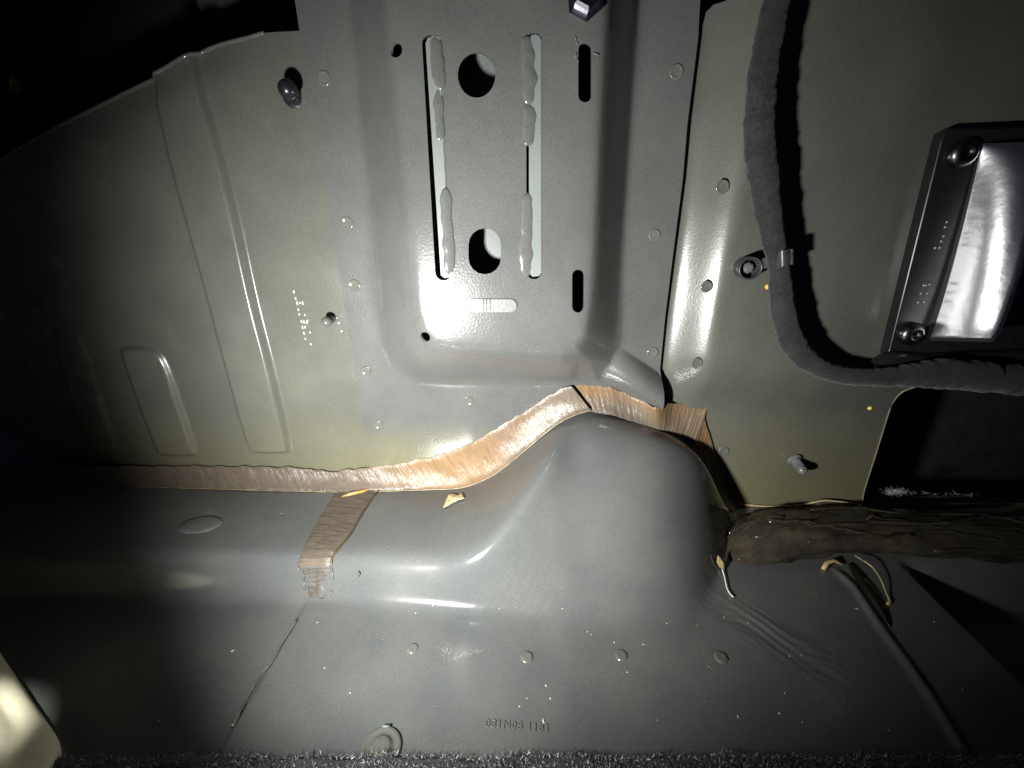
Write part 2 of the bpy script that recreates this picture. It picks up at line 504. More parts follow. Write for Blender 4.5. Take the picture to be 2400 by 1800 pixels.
def left_y(x, z):
    x = np.asarray(x, float); z = np.asarray(z, float)
    y = np.full(x.shape, 0.0016)
    for poly, h, w in ((ribA, 0.0044, 0.0042), (ribB, 0.0026, 0.0042), (ribC, 0.0014, 0.0042)):
        ins = in_poly(x, z, poly)
        d = seg_dist(x, z, poly + [poly[0]])
        sd = np.where(ins, d, -d)
        y = y - h * sstep(-w * 0.2, w * 0.8, sd)
    # sheet rolls away towards its upper edge and towards the far left
    tz = [XZ(u, v, 0.0) for u, v in left_top]
    ze = np.interp(x, [p[0] for p in tz], [p[1] for p in tz])
    y = y + 0.003 * (1 - sstep(0.0, 0.022, ze - z)) ** 2 * sstep(XZ(700, 500)[0], XZ(560, 500)[0], x)
    xl = XZ(330, 700)[0]
    y = y + 0.9 * np.clip(xl - x, 0, 1) ** 2
    return y
left_out = pl([tuple(q) for q in catmull(left_top, 6)], 0.0) + pl([(800, 300), (880, 700), (930, 1190), (-420, 1190)], 0.0)
left_panel = sheet("wheelhouse_panel", left_out, [], 0.004, left_y, M_WALL, thick=0.001,
                   dense=lambda x, z: np.minimum(np.minimum(seg_dist(x, z, ribA + [ribA[0]]), seg_dist(x, z, ribB + [ribB[0]])), seg_dist(x, z, ribC + [ribC[0]])) < 0.0060, dstep=0.0009)
tag(left_panel, "grey-green ribbed wheelhouse side sheet left of the pillar panel", "panel")
# hemmed upper edge
hem = []
for u, v in [tuple(q) for q in catmull([p for p in left_top if -300 < p[0] < 690], 8)]:
    x, z = XZ(u, v, 0.0)
    y = float(left_y(np.array([x]), np.array([z]))[0])
    hem.append((x, y, z))
tube("hem", hem, 0.0010, M_GLOSS, left_panel, seg=8)
# pressed-in marks (unreadable row of stamped dots)
DOT = lathe_mesh([(0.0006, 0.0), (0.0005, 0.0003), (0.0003, 0.00045), (0.0001, 0.0005)], 8)
DOT.materials.append(plain('glint_stamp', (0.34, 0.34, 0.31), 0.1, 0, 300, 0, 0.1)); DOT.polygons.foreach_set('use_smooth', [True] * len(DOT.polygons))  # glint of the marks put in as a lighter colour
for a, b in ((320, 260), (365, 435), (405, 555), (480, 550), (550, 550), (435, 725), (460, 845), (605, 860), (515, 1030), (580, 1040), (675, 1010),
             (655, 1055), (545, 1185), (610, 1180), (580, 1335), (740, 1315), (620, 1480), (760, 1620)):
    p = onY(660 + a / 11.06, 660 + b / 11.06, 0.0016)
    place("stamped_mark", DOT, p, left_panel, scale=(1.1, 1.3, random.uniform(1.4, 2.6)))
# weld studs with ball ends
def stud(parent, base, tip, r_ball, r_shank, mat, name="stud"):
    base = Vector(base); tip = Vector(tip); d = (tip - base); L = d.length; d.normalize()
    prof = [(r_shank * 1.7, 0.0), (r_shank * 1.5, 0.0007), (r_shank, 0.001), (r_shank, L - r_ball * 1.1)]
    for k in range(1, 9):
        t = -0.5 * math.pi * 0.55 + k / 8 * (math.pi / 2 + 0.5 * math.pi * 0.55)
        prof.append((max(1e-4, r_ball * math.cos(t)), L - r_ball + r_ball * math.sin(t)))
    m = lathe_mesh(prof, 20); m.materials.append(mat); m.polygons.foreach_set('use_smooth', [True] * len(m.polygons))
    return place(name, m, base, parent, normal=d)
stud(left_panel, onY(690, 224, 0.002), onY(667, 203, -0.013), 0.0046, 0.0036, M_BLACK)
stud(left_panel, onY(781, 747, 0.002), onY(760, 757, -0.010), 0.0031, 0.0022, plain("grey_ball", (0.10, 0.105, 0.095), 0.12))
for (u, v, s) in ((693, 232, 1.5), (700, 229, 1.2), (676, 226, 1.2), (684, 233, .8), (787, 750, .9), (794, 757, .8), (801, 776, .8), (790, 745, .8)):
    place("weld_spatter", DOT, onY(u, v, 0.0016), left_panel, scale=s * 1.6)

# ------------------------------------------------------------------ right quarter panel
XR = XZ(1880, 600)[0]; XRA = XZ(1592, 600)[0]; XRB = XZ(1712, 600, -0.012)[0]
def right_y(x, z):
    x = np.asarray(x, float)
    z = np.asarray(z, float) + 0 * x
    up = sstep(XZ(1650, 1000)[1], XZ(1650, 820)[1], z)
    rise = np.clip((x - XRA) / (XRB - XRA), 0, 1); rise = 0.5 * rise + 0.5 * rise * rise * (3 - 2 * rise)
    return 0.0040 - 0.0160 * rise * up + 0.05 * np.clip(x - XR, 0, 1) * sstep(XR, XR + 0.06, x)
def rp(lst): # panel outline; iterate for its depth
    out = []
    for u, v in lst:
        Y = 0.004
        for _ in range(6):
            x, z = XZ(u, v, Y); Y = float(right_y(np.array([x]), np.array([z]))[0])
        out.append((x, z))
    return out
opening = rp([(2016, 1196), (2025, 1150), (2047, 1080), (2083, 965), (2094, 940), (2115, 918), (2150, 905), (2300, 898), (2440, 893), (2490, 905), (2505, 940), (2500, 1196)])
right_out = rp([(1500, 1010), (1520, 900), (1540, 700), (1580, 400), (1620, 140), (1647, 61), (1655, 28), (1672, 11), (1700, 2), (1760, -30), (1800, -260), (2750, -260), (2750, 1230), (1500, 1230)])
right_panel = sheet("quarter_panel", right_out, [opening], 0.0026, right_y, M_WALL, thick=0.001)
tag(right_panel, "grey-green quarter sheet behind the cloth wiring harness", "panel")
spots(right_panel, [(1693, 438), (1656, 672), (1633, 851), (1696, 1057)], right_y)
# turned-in lip round the opening
lipV = []; lipF = []
lp = resample(opening, 0.003)
n = len(lp)
cx = sum(p[0] for p in lp) / n; cz = sum(p[1] for p in lp) / n
for k, (off, dep) in enumerate(((0.0, 0.0), (0.001, 0.0012), (0.002, 0.004), (0.0035, 0.013))):
    for x, z in lp:
        q = Vector((cx - x, cz - z)).normalized()
        lipV.append((x + q.x * off, float(right_y(np.array([x]), np.array([z]))[0]) + dep, z + q.y * off))
for k in range(3):
    for i in range(n):
        lipF.append((k * n + i, k * n + (i + 1) % n, (k + 1) * n + (i + 1) % n, (k + 1) * n + i))
o = link("opening_lip", mesh_from(lipV, lipF), M_WALL, right_panel)
solidify(o, 0.0008, 0)
rim = [(x, float(right_y(np.array([x]), np.array([z]))[0]) - 0.0003, z) for x, z in rp([(2018, 1192), (2025, 1150), (2047, 1080), (2083, 965), (2094, 940), (2115, 918), (2150, 905)])]
tube("rim_bead", catmull(rim, 5), 0.0004, plain("rim_primer", (0.22, 0.20, 0.14), 0.3), right_panel, seg=8)
# bright stud on the lower part
M_CLEARSTUD = plain("zinc_stud", (0.13, 0.132, 0.14), 0.15, 0.0, 500, 0.0002, 0.3)
stud(right_panel, onY(1862, 1078, 0.004), onY(1886, 1110, -0.008), 0.0033, 0.0030, M_CLEARSTUD)
# stamped boss high on the right
bossm = lathe_mesh([(0.030, 0.0), (0.029, 0.001), (0.027, 0.0015), (0.016, 0.0015), (0.012, 0.0005), (0.002, 0.0)], 36)
bossm.materials.append(M_FLOOR); bossm.polygons.foreach_set('use_smooth', [True] * len(bossm.polygons))
place("pressed_boss", bossm, onY(2425, 60, 0.022), right_panel)

# dark space behind the openings
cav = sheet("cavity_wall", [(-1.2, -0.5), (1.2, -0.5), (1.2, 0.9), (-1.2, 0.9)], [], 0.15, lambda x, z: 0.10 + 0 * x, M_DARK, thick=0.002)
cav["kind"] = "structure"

# ------------------------------------------------------------------ floor pan with step and hump
seam_px = [(-600, 1135), (325, 1139), (542, 1146), (796, 1152), (898, 1150), (1000, 1147), (1082, 1142), (1140, 1121), (1180, 1096), (1234, 1052), (1299, 998),
           (1340, 975), (1382, 962), (1431, 968), (1463, 975), (1511, 992), (1556, 1008), (1606, 1028), (1640, 1056), (1662, 1098), (1682, 1150), (1702, 1190), (1725, 1206), (3000, 1198)]
sx = []; sT = []
for u, v in seam_px:
    p = onY(u, v, -0.006); sx.append(p.x); sT.append(max(0.0, p.z))
GX = np.arange(-0.52, 0.5201, 0.00125)
Tx = np.interp(GX, sx, sT)
def gsm(a, s):
    k = np.arange(-int(4 * s), int(4 * s) + 1); w = np.exp(-0.5 * (k / s) ** 2); w /= w.sum()
    return np.convolve(np.pad(a, len(k) // 2, mode='edge'), w, 'valid')
Tx = gsm(Tx, 6.0)
def T_of(x): return np.interp(x, GX, Tx)
crest_px = [(-400, 1296), (200, 1296), (500, 1298), (800, 1302), (950, 1308), (1050, 1308), (1100, 1302), (1140, 1280), (1180, 1240), (1230, 1175), (1270, 1115), (1310, 1050), (1350, 1010)]
ex_, ey_ = [], []
for u, v in crest_px:
    best = None
    for Y in np.linspace(-0.002, -0.12, 400):
        p = onY(u, v, Y)
        e = abs(p.z - T_of(p.x))
        if best is None or e < best[0]: best = (e, p.x, Y)
    ex_.append(best[1]); ey_.append(best[2])
x_top = onY(1400, 962, -0.006).x
ex_ += [x_top, onY(1500, 1000, -0.01).x, onY(1640, 1100, -0.01).x, 0.6]; ey_ += [-0.026, -0.030, -0.016, -0.008]
order = np.argsort(ex_); Ex = gsm(np.interp(GX, np.array(ex_)[order], np.array(ey_)[order]), 8.0)
base_px = [(-600, 1404), (200, 1404), (600, 1408), (800, 1413), (981, 1424), (1161, 1436), (1342, 1448), (1500, 1456), (1560, 1450), (1610, 1432), (1650, 1398), (1680, 1350), (1700, 1300), (1718, 1250), (1735, 1212)]
bx_, by_ = [], []
for u, v in base_px:
    p = onZ(u, v, 0.0); bx_.append(p.x); by_.append(p.y)
print("BASE", [(round(a,3), round(b,3)) for a,b in zip(bx_,by_)]); print("CREST", [(round(a,3), round(b,3)) for a,b in zip(ex_,ey_)])
bx_ += [0.6]; by_ += [-0.012]
order = np.argsort(bx_); Bx = gsm(np.interp(GX, np.array(bx_)[order], np.array(by_)[order]), 4.0)
Ex = np.maximum(Ex, Bx + 0.010)
GY = np.concatenate([np.array([0.006, 0.003]), -np.arange(0.0, 0.2401, 0.00125)])
hump_w = sstep(0.060, 0.083, Tx)
seam_l = [(onZ(715, 1425, 0).x, onZ(715, 1425, 0).y), (onZ(545, 1715, 0).x, onZ(545, 1715, 0).y), (onZ(505, 1790, 0).x, onZ(505, 1790, 0).y)]
edge_r = [(onZ(2150, 1360, 0).x, onZ(2150, 1360, 0).y), (onZ(2420, 1625, 0).x, onZ(2420, 1625, 0).y), (onZ(2600, 1800, 0).x, onZ(2600, 1800, 0).y)]
ridge_c = [(1950, 1328), (2000, 1375), (2055, 1455), (2120, 1545), (2185, 1640), (2260, 1760)]
RIDGE_XY = [(onZ(u, v, 0).x, onZ(u, v, 0).y) for u, v in ridge_c]
def floor_z(x, y):
    x = np.asarray(x, float); y = np.asarray(y, float)
    T = np.interp(x, GX, Tx); E = np.interp(x, GX, Ex); B = np.interp(x, GX, Bx); hw = np.interp(x, GX, hump_w)
    t = (E - y) / (E - B)
    r1 = (0.0040 + 0.012 * hw * hw) / (E - B); r2 = (0.0042 + 0.006 * hw) / (E - B)
    def sp(q, r): return 0.5 * (q + np.sqrt(q * q + r * r))
    f = sp(t, r1) - sp(t - 1, r2)
    z = T * (1 - np.clip(f, 0, 1.02))
    # lap joint on the left part of the floor
    xs = np.interp(y, [p[1] for p in seam_l][::-1], [p[0] for p in seam_l][::-1])
    z = z + 0.0020 * sstep(-0.0008, 0.0010, x - xs) * (1 - sstep(0.0, 0.05, x - xs)) * sstep(-0.075, -0.09, y)
    # drop away at the far right
    xe = np.interp(y, [p[1] for p in edge_r][::-1], [p[0] for p in edge_r][::-1])
    z = z - 0.022 * sstep(-0.001, 0.012, x - xe) * sstep(-0.045, -0.07, y)
    rd = seg_dist(x, y, RIDGE_XY)
    z = z + 0.0017 * np.exp(-(rd / 0.0022) ** 2) * sstep(-0.052, -0.062, y)
    # gentle oil-canning
    z = z + 0.00045 * np.sin(x * 42 + 3 * np.sin(y * 30)) * np.cos(y * 37 + 0.5)
    # shallow drawn wrinkles where the step runs up into the hump
    wx = (x - onZ(1240, 1330, .03).x); wy = (y - onZ(1240, 1330, .03).y)
    g = np.exp(-(wx / 0.022) ** 2 - (wy / 0.016) ** 2)
    z = z + 0.00022 * g * np.sin((wx * 0.72 - wy * 0.7) * 1500)
    wx = x - onZ(1800, 1480, 0).x; wy = y - onZ(1800, 1480, 0).y
    al = wx * 0.80 - wy * 0.60; ac = wx * 0.60 + wy * 0.80
    g = np.exp(-(al / 0.030) ** 2 - (ac / 0.013) ** 2)
    z = z + g * (0.00022 * np.sin(ac * 700 + 5 * np.sin(al * 90 + ac * 130)) + 0.00016 * np.sin(ac * 1350 + 4 * np.sin(al * 170)) + 0.0003 * np.sin(ac * 310 + al * 60))
    return z
XX, YY = np.meshgrid(GX, GY)
ZZ = floor_z(XX, YY)
ny, nx = XX.shape
V = np.column_stack([XX.ravel(), YY.ravel(), ZZ.ravel()])
i, j = np.meshgrid(np.arange(ny - 1), np.arange(nx - 1), indexing='ij')
a = (i * nx + j).ravel()
F = np.column_stack([a, a + nx, a + nx + 1, a + 1])
floor = link("floor_pan", mesh_from(V, F.tolist()), M_FLOOR)
tag(floor, "glossy grey floor pan with a step and a big rounded hump", "floor pan", kind="structure")
def floor_at(u, v):
    """first hit of the pixel's sight line with the floor pan"""
    d = ray(u, v)
    ts = np.linspace(0.10, 0.75, 6500)
    px = CAM.x + d.x * ts; py = CAM.y + d.y * ts; pz = CAM.z + d.z * ts
    fz = floor_z(px, np.minimum(py, 0.006))
    k = np.argmax(pz <= fz)
    return Vector((px[k], py[k], fz[k]))
def floor_n(p):
    e = 0.0008
    zx = float((floor_z(p.x + e, p.y) - floor_z(p.x - e, p.y)) / (2 * e)); zy = float((floor_z(p.x, p.y + e) - floor_z(p.x, p.y - e)) / (2 * e))
    return Vector((-zx, -zy, 1)).normalized()
DIMPLE = lathe_mesh([(0.0034, 0.0), (0.0030, 0.0005), (0.0024, 0.0008), (0.0012, 0.0007), (0.0004, 0.0006)], 20)
DIMPLE.materials.append(M_GLOSS); DIMPLE.polygons.foreach_set('use_smooth', [True] * len(DIMPLE.polygons))
for u, v in ((967, 1520), (1235, 1540), (1456, 1536), (1690, 1541)):
    p = floor_at(u, v)
    place("spot_weld", DIMPLE, p - Vector((0, 0, 0.0001)), floor, normal=floor_n(p), scale=random.uniform(.85, 1.05))
lapb = [floor_at(u, v) + Vector((0, 0, 0.0002)) for u, v in [tuple(q) for q in catmull([(700, 1455), (672, 1500), (640, 1556), (612, 1590), (580, 1650), (552, 1705)], 6)]]
tube("lap_bead", [p + Vector((-0.0012, 0, 0.0002)) for p in lapb], [0.0007 + 0.0002 * math.sin(k * 0.7) for k in range(len(lapb))], M_GLOSS, floor, seg=8, noise_amp=0.3, noise_scale=150)
# stamped number
fc = bpy.data.curves.new("num", 'FONT'); fc.body = "081M08 1181"; fc.size = 0.0068; fc.extrude = 0.00012; fc.bevel_depth = 0.00018; fc.space_character = 1.15
fo = bpy.data.objects.new("num", fc); COL.objects.link(fo)
bpy.context.view_layer.update()
dg = bpy.context.evaluated_depsgraph_get()
tm = bpy.data.meshes.new_from_object(fo.evaluated_get(dg))
bpy.data.objects.remove(fo)
p0 = floor_at(1136, 1704); p1 = floor_at(1284, 1716)
wtxt = max(v.co.x for v in tm.vertices)
so = link("stamped_number", tm, M_GLOSS, floor, smooth=False)
so.location = p0 + Vector((0, 0, 0.0001)); so.rotation_euler = (0, 0, math.atan2(p1.y - p0.y, p1.x - p0.x))
s = (p1 - p0).length / wtxt
so.scale = (s, s, 1)
so["label"] = "row of stamped characters in the floor"

# ------------------------------------------------------------------ seam sealer
def sealer_mat(name, stops, rough=0.30, scale=105.0):
    m, nt, bs = new_mat(name)
    uv = N(nt, 'ShaderNodeUVMap')
    mp = N(nt, 'ShaderNodeMapping'); mp.inputs['Scale'].default_value = (scale, 1.3, 1)
    nt.links.new(uv.outputs[0], mp.inputs[0])
    n1 = N(nt, 'ShaderNodeTexNoise', i_Scale=1.0, i_Detail=4.0, i_Roughness=0.65)
    nt.links.new(mp.outputs[0], n1.inputs['Vector'])
    mp2 = N(nt, 'ShaderNodeMapping'); mp2.inputs['Scale'].default_value = (60, 6.0, 1)
    nt.links.new(uv.outputs[0], mp2.inputs[0])
    n2 = N(nt, 'ShaderNodeTexNoise', i_Scale=1.0, i_Detail=5.0, i_Roughness=0.6)
    nt.links.new(mp2.outputs[0], n2.inputs['Vector'])
    at = N(nt, 'ShaderNodeAttribute', attribute_name="warm")
    mx = N(nt, 'ShaderNodeMath', operation='MULTIPLY_ADD'); mx.inputs[1].default_value = 0.35
    nt.links.new(n2.outputs['Fac'], mx.inputs[0]); nt.links.new(at.outputs['Fac'], mx.inputs[2])
    ms = N(nt, 'ShaderNodeMath', operation='SUBTRACT'); ms.inputs[1].default_value = 0.175
    nt.links.new(mx.outputs[0], ms.inputs[0])
    r = ramp(nt, ms.outputs[0], stops)
    r2 = ramp(nt, n1.outputs['Fac'], [(0.3, (0.84, 0.83, 0.82)), (0.65, (1.06, 1.06, 1.06))])
    mul = N(nt, 'ShaderNodeMix', data_type='RGBA', blend_type='MULTIPLY'); mul.inputs[0].default_value = 1
    nt.links.new(r.outputs[0], mul.inputs[6]); nt.links.new(r2.outputs[0], mul.inputs[7])
    nt.links.new(mul.outputs[2], bs.inputs['Base Color'])
    bs.inputs['Roughness'].default_value = rough
    bump(nt, n1.outputs['Fac'], 0.0009, 1.0, bs)
    bs.inputs['Specular IOR Level'].default_value = 0.3
    return m
SEAL_STOPS = [(0.0, (0.06, 0.054, 0.046)), (0.40, (0.125, 0.10, 0.076)), (0.8, (0.18, 0.112, 0.058)), (1.0, (0.21, 0.138, 0.070))]
M_SEAL = sealer_mat("brushed_sealer", SEAL_STOPS)
M_SEALD = sealer_mat("dark_sealer", [(0.0, (0.07, 0.06, 0.05)), (0.5, (0.13, 0.11, 0.085)), (1.0, (0.26, 0.18, 0.10))], 0.4, 120.0)
def ribbon(name, top, bot, ytop, ybot, bulge, warm, mat, nu=14, step=5.0, parent=None, surf=None, rough_edge=1.9):
    """strip of brushed sealer between two photo-measured edges; depth runs from ytop to ybot"""
    def arc(pts):
        pts = catmull(pts, 8); L = [0]
        for a, b in zip(pts[:-1], pts[1:]): L.append(L[-1] + float(np.hypot(*(b - a))))
        return np.array(pts), np.array(L) / L[-1], L[-1]
    A, la, LA = arc(top); B, lb, LB = arc(bot)
    if len(top) == len(bot): lb = la = np.linspace(0, 1, len(la))
    n = int(max(LA, LB) / step)
    verts = []; faces = []; uvs = []; wm = []
    for k in range(n + 1):
        s = k / n
        pa = np.array([np.interp(s, la, A[:, q]) for q in (0, 1)]); pb = np.array([np.interp(s, lb, B[:, q]) for q in (0, 1)])
        ja = rough_edge * noise.noise(Vector((s * LA * 0.06, 3.1, 7.7))) * 2; jb = rough_edge * noise.noise(Vector((s * LB * 0.06, 9.1, 1.7))) * 1.5
        pa = pa + np.array([0, ja]); pb = pb + np.array([0, jb])
        for j in range(nu + 1):
            t = j / nu
            q = pa + (pb - pa) * t
            e = math.sqrt(max(0.0, 1 - (2 * t - 1) ** 6))
            st = 0.00022 * noise.noise(Vector((s * LA * 0.30 + t * 1.5, t * 0.7, 2.0))) + 0.00035 * noise.noise(Vector((s * LA * 0.03, t * 2, 5.0)))
            if surf is None:
                yt = ytop(s) if callable(ytop) else ytop; yb = ybot(s) if callable(ybot) else ybot
                Y = yt + (yb - yt) * t ** 1.6 - bulge * e - st * e
                p = onY(q[0], q[1], Y)
            else:
                p0 = surf(q[0], q[1]); nn = floor_n(p0)
                p = p0 + nn * (bulge * e + st * e - 0.00005)
            verts.append(p); uvs.append((s * LA / 1000.0, t)); wm.append(warm(s, t))
    for k in range(n):
        for j in range(nu):
            a = k * (nu + 1) + j
            faces.append((a, a + 1, a + nu + 2, a + nu + 1))
    m = mesh_from(verts, faces)
    ul = m.uv_layers.new(name="UVMap")
    li = np.zeros(len(m.loops), int); m.loops.foreach_get('vertex_index', li)
    ul.data.foreach_set('uv', np.array(uvs)[li].ravel())
    at = m.attributes.new("warm", 'FLOAT', 'POINT'); at.data.foreach_set('value', np.array(wm, float))
    o = link(name, m, mat, parent)
    sm = solidify(o, 0.0007, -1.0)
    bm = bmesh.new(); bm.from_mesh(m)
    if sum(f.normal.dot((CAM - f.calc_center_median())) for f in bm.faces) < 0:
        bmesh.ops.reverse_faces(bm, faces=bm.faces[:])
    bm.to_mesh(m); bm.free()
    return o
def lip(name, pts, r, mat, parent, off=(0, 0, 0)):
    return tube(name, [Vector(p) + Vector(off) for p in pts], r, mat, parent, seg=8, noise_amp=0.3, noise_scale=300)
s1_top = [(-300, 1088), (108, 1092), (362, 1092), (520, 1093), (687, 1095), (738, 1102), (800, 1103), (955, 1083), (1075, 1052), (1162, 1005), (1252, 951), (1300, 920), (1321, 908), (1340, 906)]
s1_bot = [(-300, 1136), (108, 1138), (325, 1141), (542, 1147), (700, 1151), (796, 1153), (898, 1151), (1000, 1148), (1082, 1143), (1140, 1122), (1180, 1097), (1234, 1053), (1299, 999), (1345, 974), (1384, 962)]
def warm1(s, t):
    w = 0.30 + 0.62 * math.exp(-((s - 0.80) / 0.10) ** 2)
    w += 0.1 * (s > 0.9)
    w -= 0.30 * sstep(0.78, 0.95, t) * (0.6 if s > 0.6 else 0.2)
    return w
seal1 = ribbon("seam_sealer", s1_top, s1_bot, lambda s: -0.0006 - 0.0034 * sstep(0.945, 1.0, s), lambda s: -0.0072 - 0.0012 * sstep(0.955, 1.0, s), 0.0006, warm1, M_SEAL)
tag(seal1, "long tan strip of brushed seam sealer rising along the wall to the hump", "sealer")
lip("sealer_bead", [onY(u, v, -0.0078) for u, v in [tuple(q) for q in catmull(s1_bot, 6)]], 0.00032, plain("sealer_edge", (0.24, 0.18, 0.10), 0.35, 0, 150, 0.0001, 0.45), seal1)
s2 = [(1338, 908, 1378, 966), (1351, 902, 1390, 966), (1397, 905, 1415, 970), (1431, 909, 1445, 977), (1473, 925, 1480, 987), (1511, 943, 1513, 1001), (1537, 955, 1535, 1012), (1560, 949, 1552, 1020),
      (1583, 945, 1570, 1030), (1615, 951, 1590, 1042), (1642, 957, 1606, 1055), (1657, 957, 1618, 1066), (1653, 985, 1628, 1080), (1663, 1018, 1640, 1098), (1675, 1062, 1654, 1122), (1687, 1102, 1668, 1148), (1712, 1158, 1695, 1180), (1748, 1210, 1738, 1218)]
def warm2(s, t): return 0.80 - 0.55 * t + 0.10 * math.sin(s * 19) + 0.25 * sstep(.45, .7, s) * t
def y2(s):
    k = s * (len(s2) - 1)
    return -0.0006 - 0.0085 * math.exp(-((k - 6) / 1.5) ** 2) + 0.0026 * sstep(6.2, 9.0, k)
seal2 = ribbon("seam_sealer", [(a, b) for a, b, c, d in s2], [(c, d) for a, b, c, d in s2], y2, -0.0066, 0.0004, warm2, M_SEAL, step=2.5)
tag(seal2, "dark-ridged sealer strip curving down behind the hump top to its right flank", "sealer")
# crossing strip that runs forward over the step
s4_top = [(812, 1128), (790, 1150), (760, 1195), (725, 1255), (705, 1300), (696, 1328)]
s4_bot = [(900, 1140), (878, 1162), (846, 1210), (822, 1252), (795, 1285), (780, 1305), (776, 1330)]
seal4 = ribbon("seam_sealer", s4_top, s4_bot, 0, 0, 0.0009, lambda s, t: 0.24 - 0.06 * t + 0.08 * sstep(0.88, 1.0, s), M_SEAL, step=3.0, surf=floor_at, rough_edge=2.0)
tag(seal4, "grey-brown sealer strip crossing the floor step below the wall seam", "sealer")
lip("sealer_bead", [floor_at(u, v) + Vector((0, 0, 0.0003)) for u, v in [tuple(q) for q in catmull(s4_bot, 5)]], 0.0007, plain("sealer_dark_edge", (0.06, 0.045, 0.02), 0.4, 0, 500, 0.0002, 0.4), seal4)
smear = ribbon("smear", [(702, 1332), (712, 1350), (720, 1380), (722, 1405)], [(775, 1332), (768, 1352), (768, 1380), (762, 1405)], 0, 0, 0.0001, lambda s, t: 0.05, M_SEAL, step=3.0, parent=seal4, surf=floor_at)
for pts in ([(712, 1355), (715, 1385)], [(778, 1332), (782, 1362)], [(701, 1330), (700, 1342)], [(774, 1385), (780, 1392)]):
    lip("smear_ridge", [floor_at(u, v) + Vector((0, 0, 0.0002)) for u, v in pts], 0.0006, M_GLOSS, seal4)
# lifted flap where strip one overlaps the crossing strip
lip("lifted_flake", [floor_at(u, v) + Vector((0, -0.0006, 0.0012)) for u, v in ((802, 1166), (822, 1160), (850, 1154), (876, 1146))], [0.0004, 0.0013, 0.0012, 0.0003], plain("amber_flake", (0.36, 0.21, 0.07), 0.3, 0, 200, 0.0002, 0.2), seal4)
# sealer smear on the back of the hump
s5_top = [(1455, 988), (1490, 1003), (1530, 1022), (1570, 1046), (1600, 1072)]
s5_bot = [(1450, 1000), (1480, 1020), (1520, 1045), (1556, 1068), (1590, 1090)]

M_STRAND = plain("amber_mastic", (0.040, 0.034, 0.024), 0.15, 0, 300, 0.0001, 0.4)
# ------------------------------------------------------------------ sealed tube along the right-hand seam
tp = []; tr = []
for u, v, zc in ((1662, 1318, -.006), (1722, 1290, -.001), (1790, 1260, .004), (1850, 1250, .006), (1930, 1245, .006), (2020, 1245, .006), (2120, 1250, .006), (2230, 1250, .006), (2330, 1252, .006), (2420, 1256, .006), (2560, 1262, .006)):
    tp.append(onZ(u, v, zc))
tp = [Vector(p) for p in catmull(tp, 10)]
rad = []
for k, p in enumerate(tp):
    s = k / (len(tp) - 1)
    rad.append(0.0100 * (0.5 + 0.5 * sstep(0, 0.2, s)) * (1 + 0.03 * math.sin(k * 0.11) + 0.02 * math.sin(k * 0.23 + 1)))
M_TUBE = sealer_mat("tube_mastic", [(0.0, (0.018, 0.016, 0.013)), (0.5, (0.045, 0.040, 0.030)), (1.0, (0.085, 0.062, 0.036))], 0.12, 40.0)
seg = 40
verts = []; faces = []; wm = []; uvs = []
for k, p in enumerate(tp):
    t = (tp[min(k + 1, len(tp) - 1)] - tp[max(k - 1, 0)]).normalized()
    side = t.cross(Vector((0, 0, 1))).normalized()
    for q in range(seg):
        th = 2 * math.pi * q / seg
        r = rad[k]
        d = side * math.cos(th) * 1.85 + Vector((0, 0, 1)) * math.sin(th)
        w = p + d * r
        r *= 1 + 0.20 * noise.noise(Vector((w.x * 16, w.y * 120, w.z * 120))) + 0.16 * noise.noise(Vector((w.x * 30 + w.y * 40, w.y * 300, w.z * 300))) + 0.07 * noise.noise(Vector((w.x * 90, w.y * 600, w.z * 600))) + 0.05 * noise.noise(w * 160)
        w = p + d * r
        w.z = max(w.z, -0.004)
        verts.append(w); uvs.append((q / seg, k / 40)); wm.append(0.45 + 0.35 * noise.noise(w * 60) + 0.2 * noise.noise(w * 400))
for k in range(len(tp) - 1):
    for q in range(seg):
        faces.append((k * seg + q, k * seg + (q + 1) % seg, (k + 1) * seg + (q + 1) % seg, (k + 1) * seg + q))
faces.append(tuple(range(seg)))
m = mesh_from(verts, faces)
ul = m.uv_layers.new(name="UVMap"); li = np.zeros(len(m.loops), int); m.loops.foreach_get('vertex_index', li)
ul.data.foreach_set('uv', np.array(uvs)[li].ravel())
m.attributes.new("warm", 'FLOAT', 'POINT').data.foreach_set('value', np.array(wm, float))
bm = bmesh.new(); bm.from_mesh(m); bmesh.ops.recalc_face_normals(bm, faces=bm.faces); bm.to_mesh(m); bm.free()
sealed = link("sealed_tube", m, M_TUBE)
tag(sealed, "dark brown mastic-covered tube along the seam right of the hump", "tube")
for q, (th0, k0, k1, rr_) in enumerate(((1.2, 14, 60, .0005), (1.6, 22, 96, .0006), (2.0, 10, 44, .0004), (0.8, 30, 92, .0005), (1.4, 50, 99, .0004), (2.3, 40, 90, .0005), (0.5, 60, 99, .0006), (1.8, 5, 30, .0005))):
    pts = []
    for k in range(k0, k1, 2):
        th = th0 + 0.25 * math.sin(k * 0.08 + q) + 0.1 * math.sin(k * 0.23 + 2 * q)
        ii = int(th / (2 * math.pi) * seg)
        pts.append(Vector(verts[k * seg + (ii % seg)]))
    lip("mastic_strand", pts, rr_ * 2.2, M_STRAND, sealed)
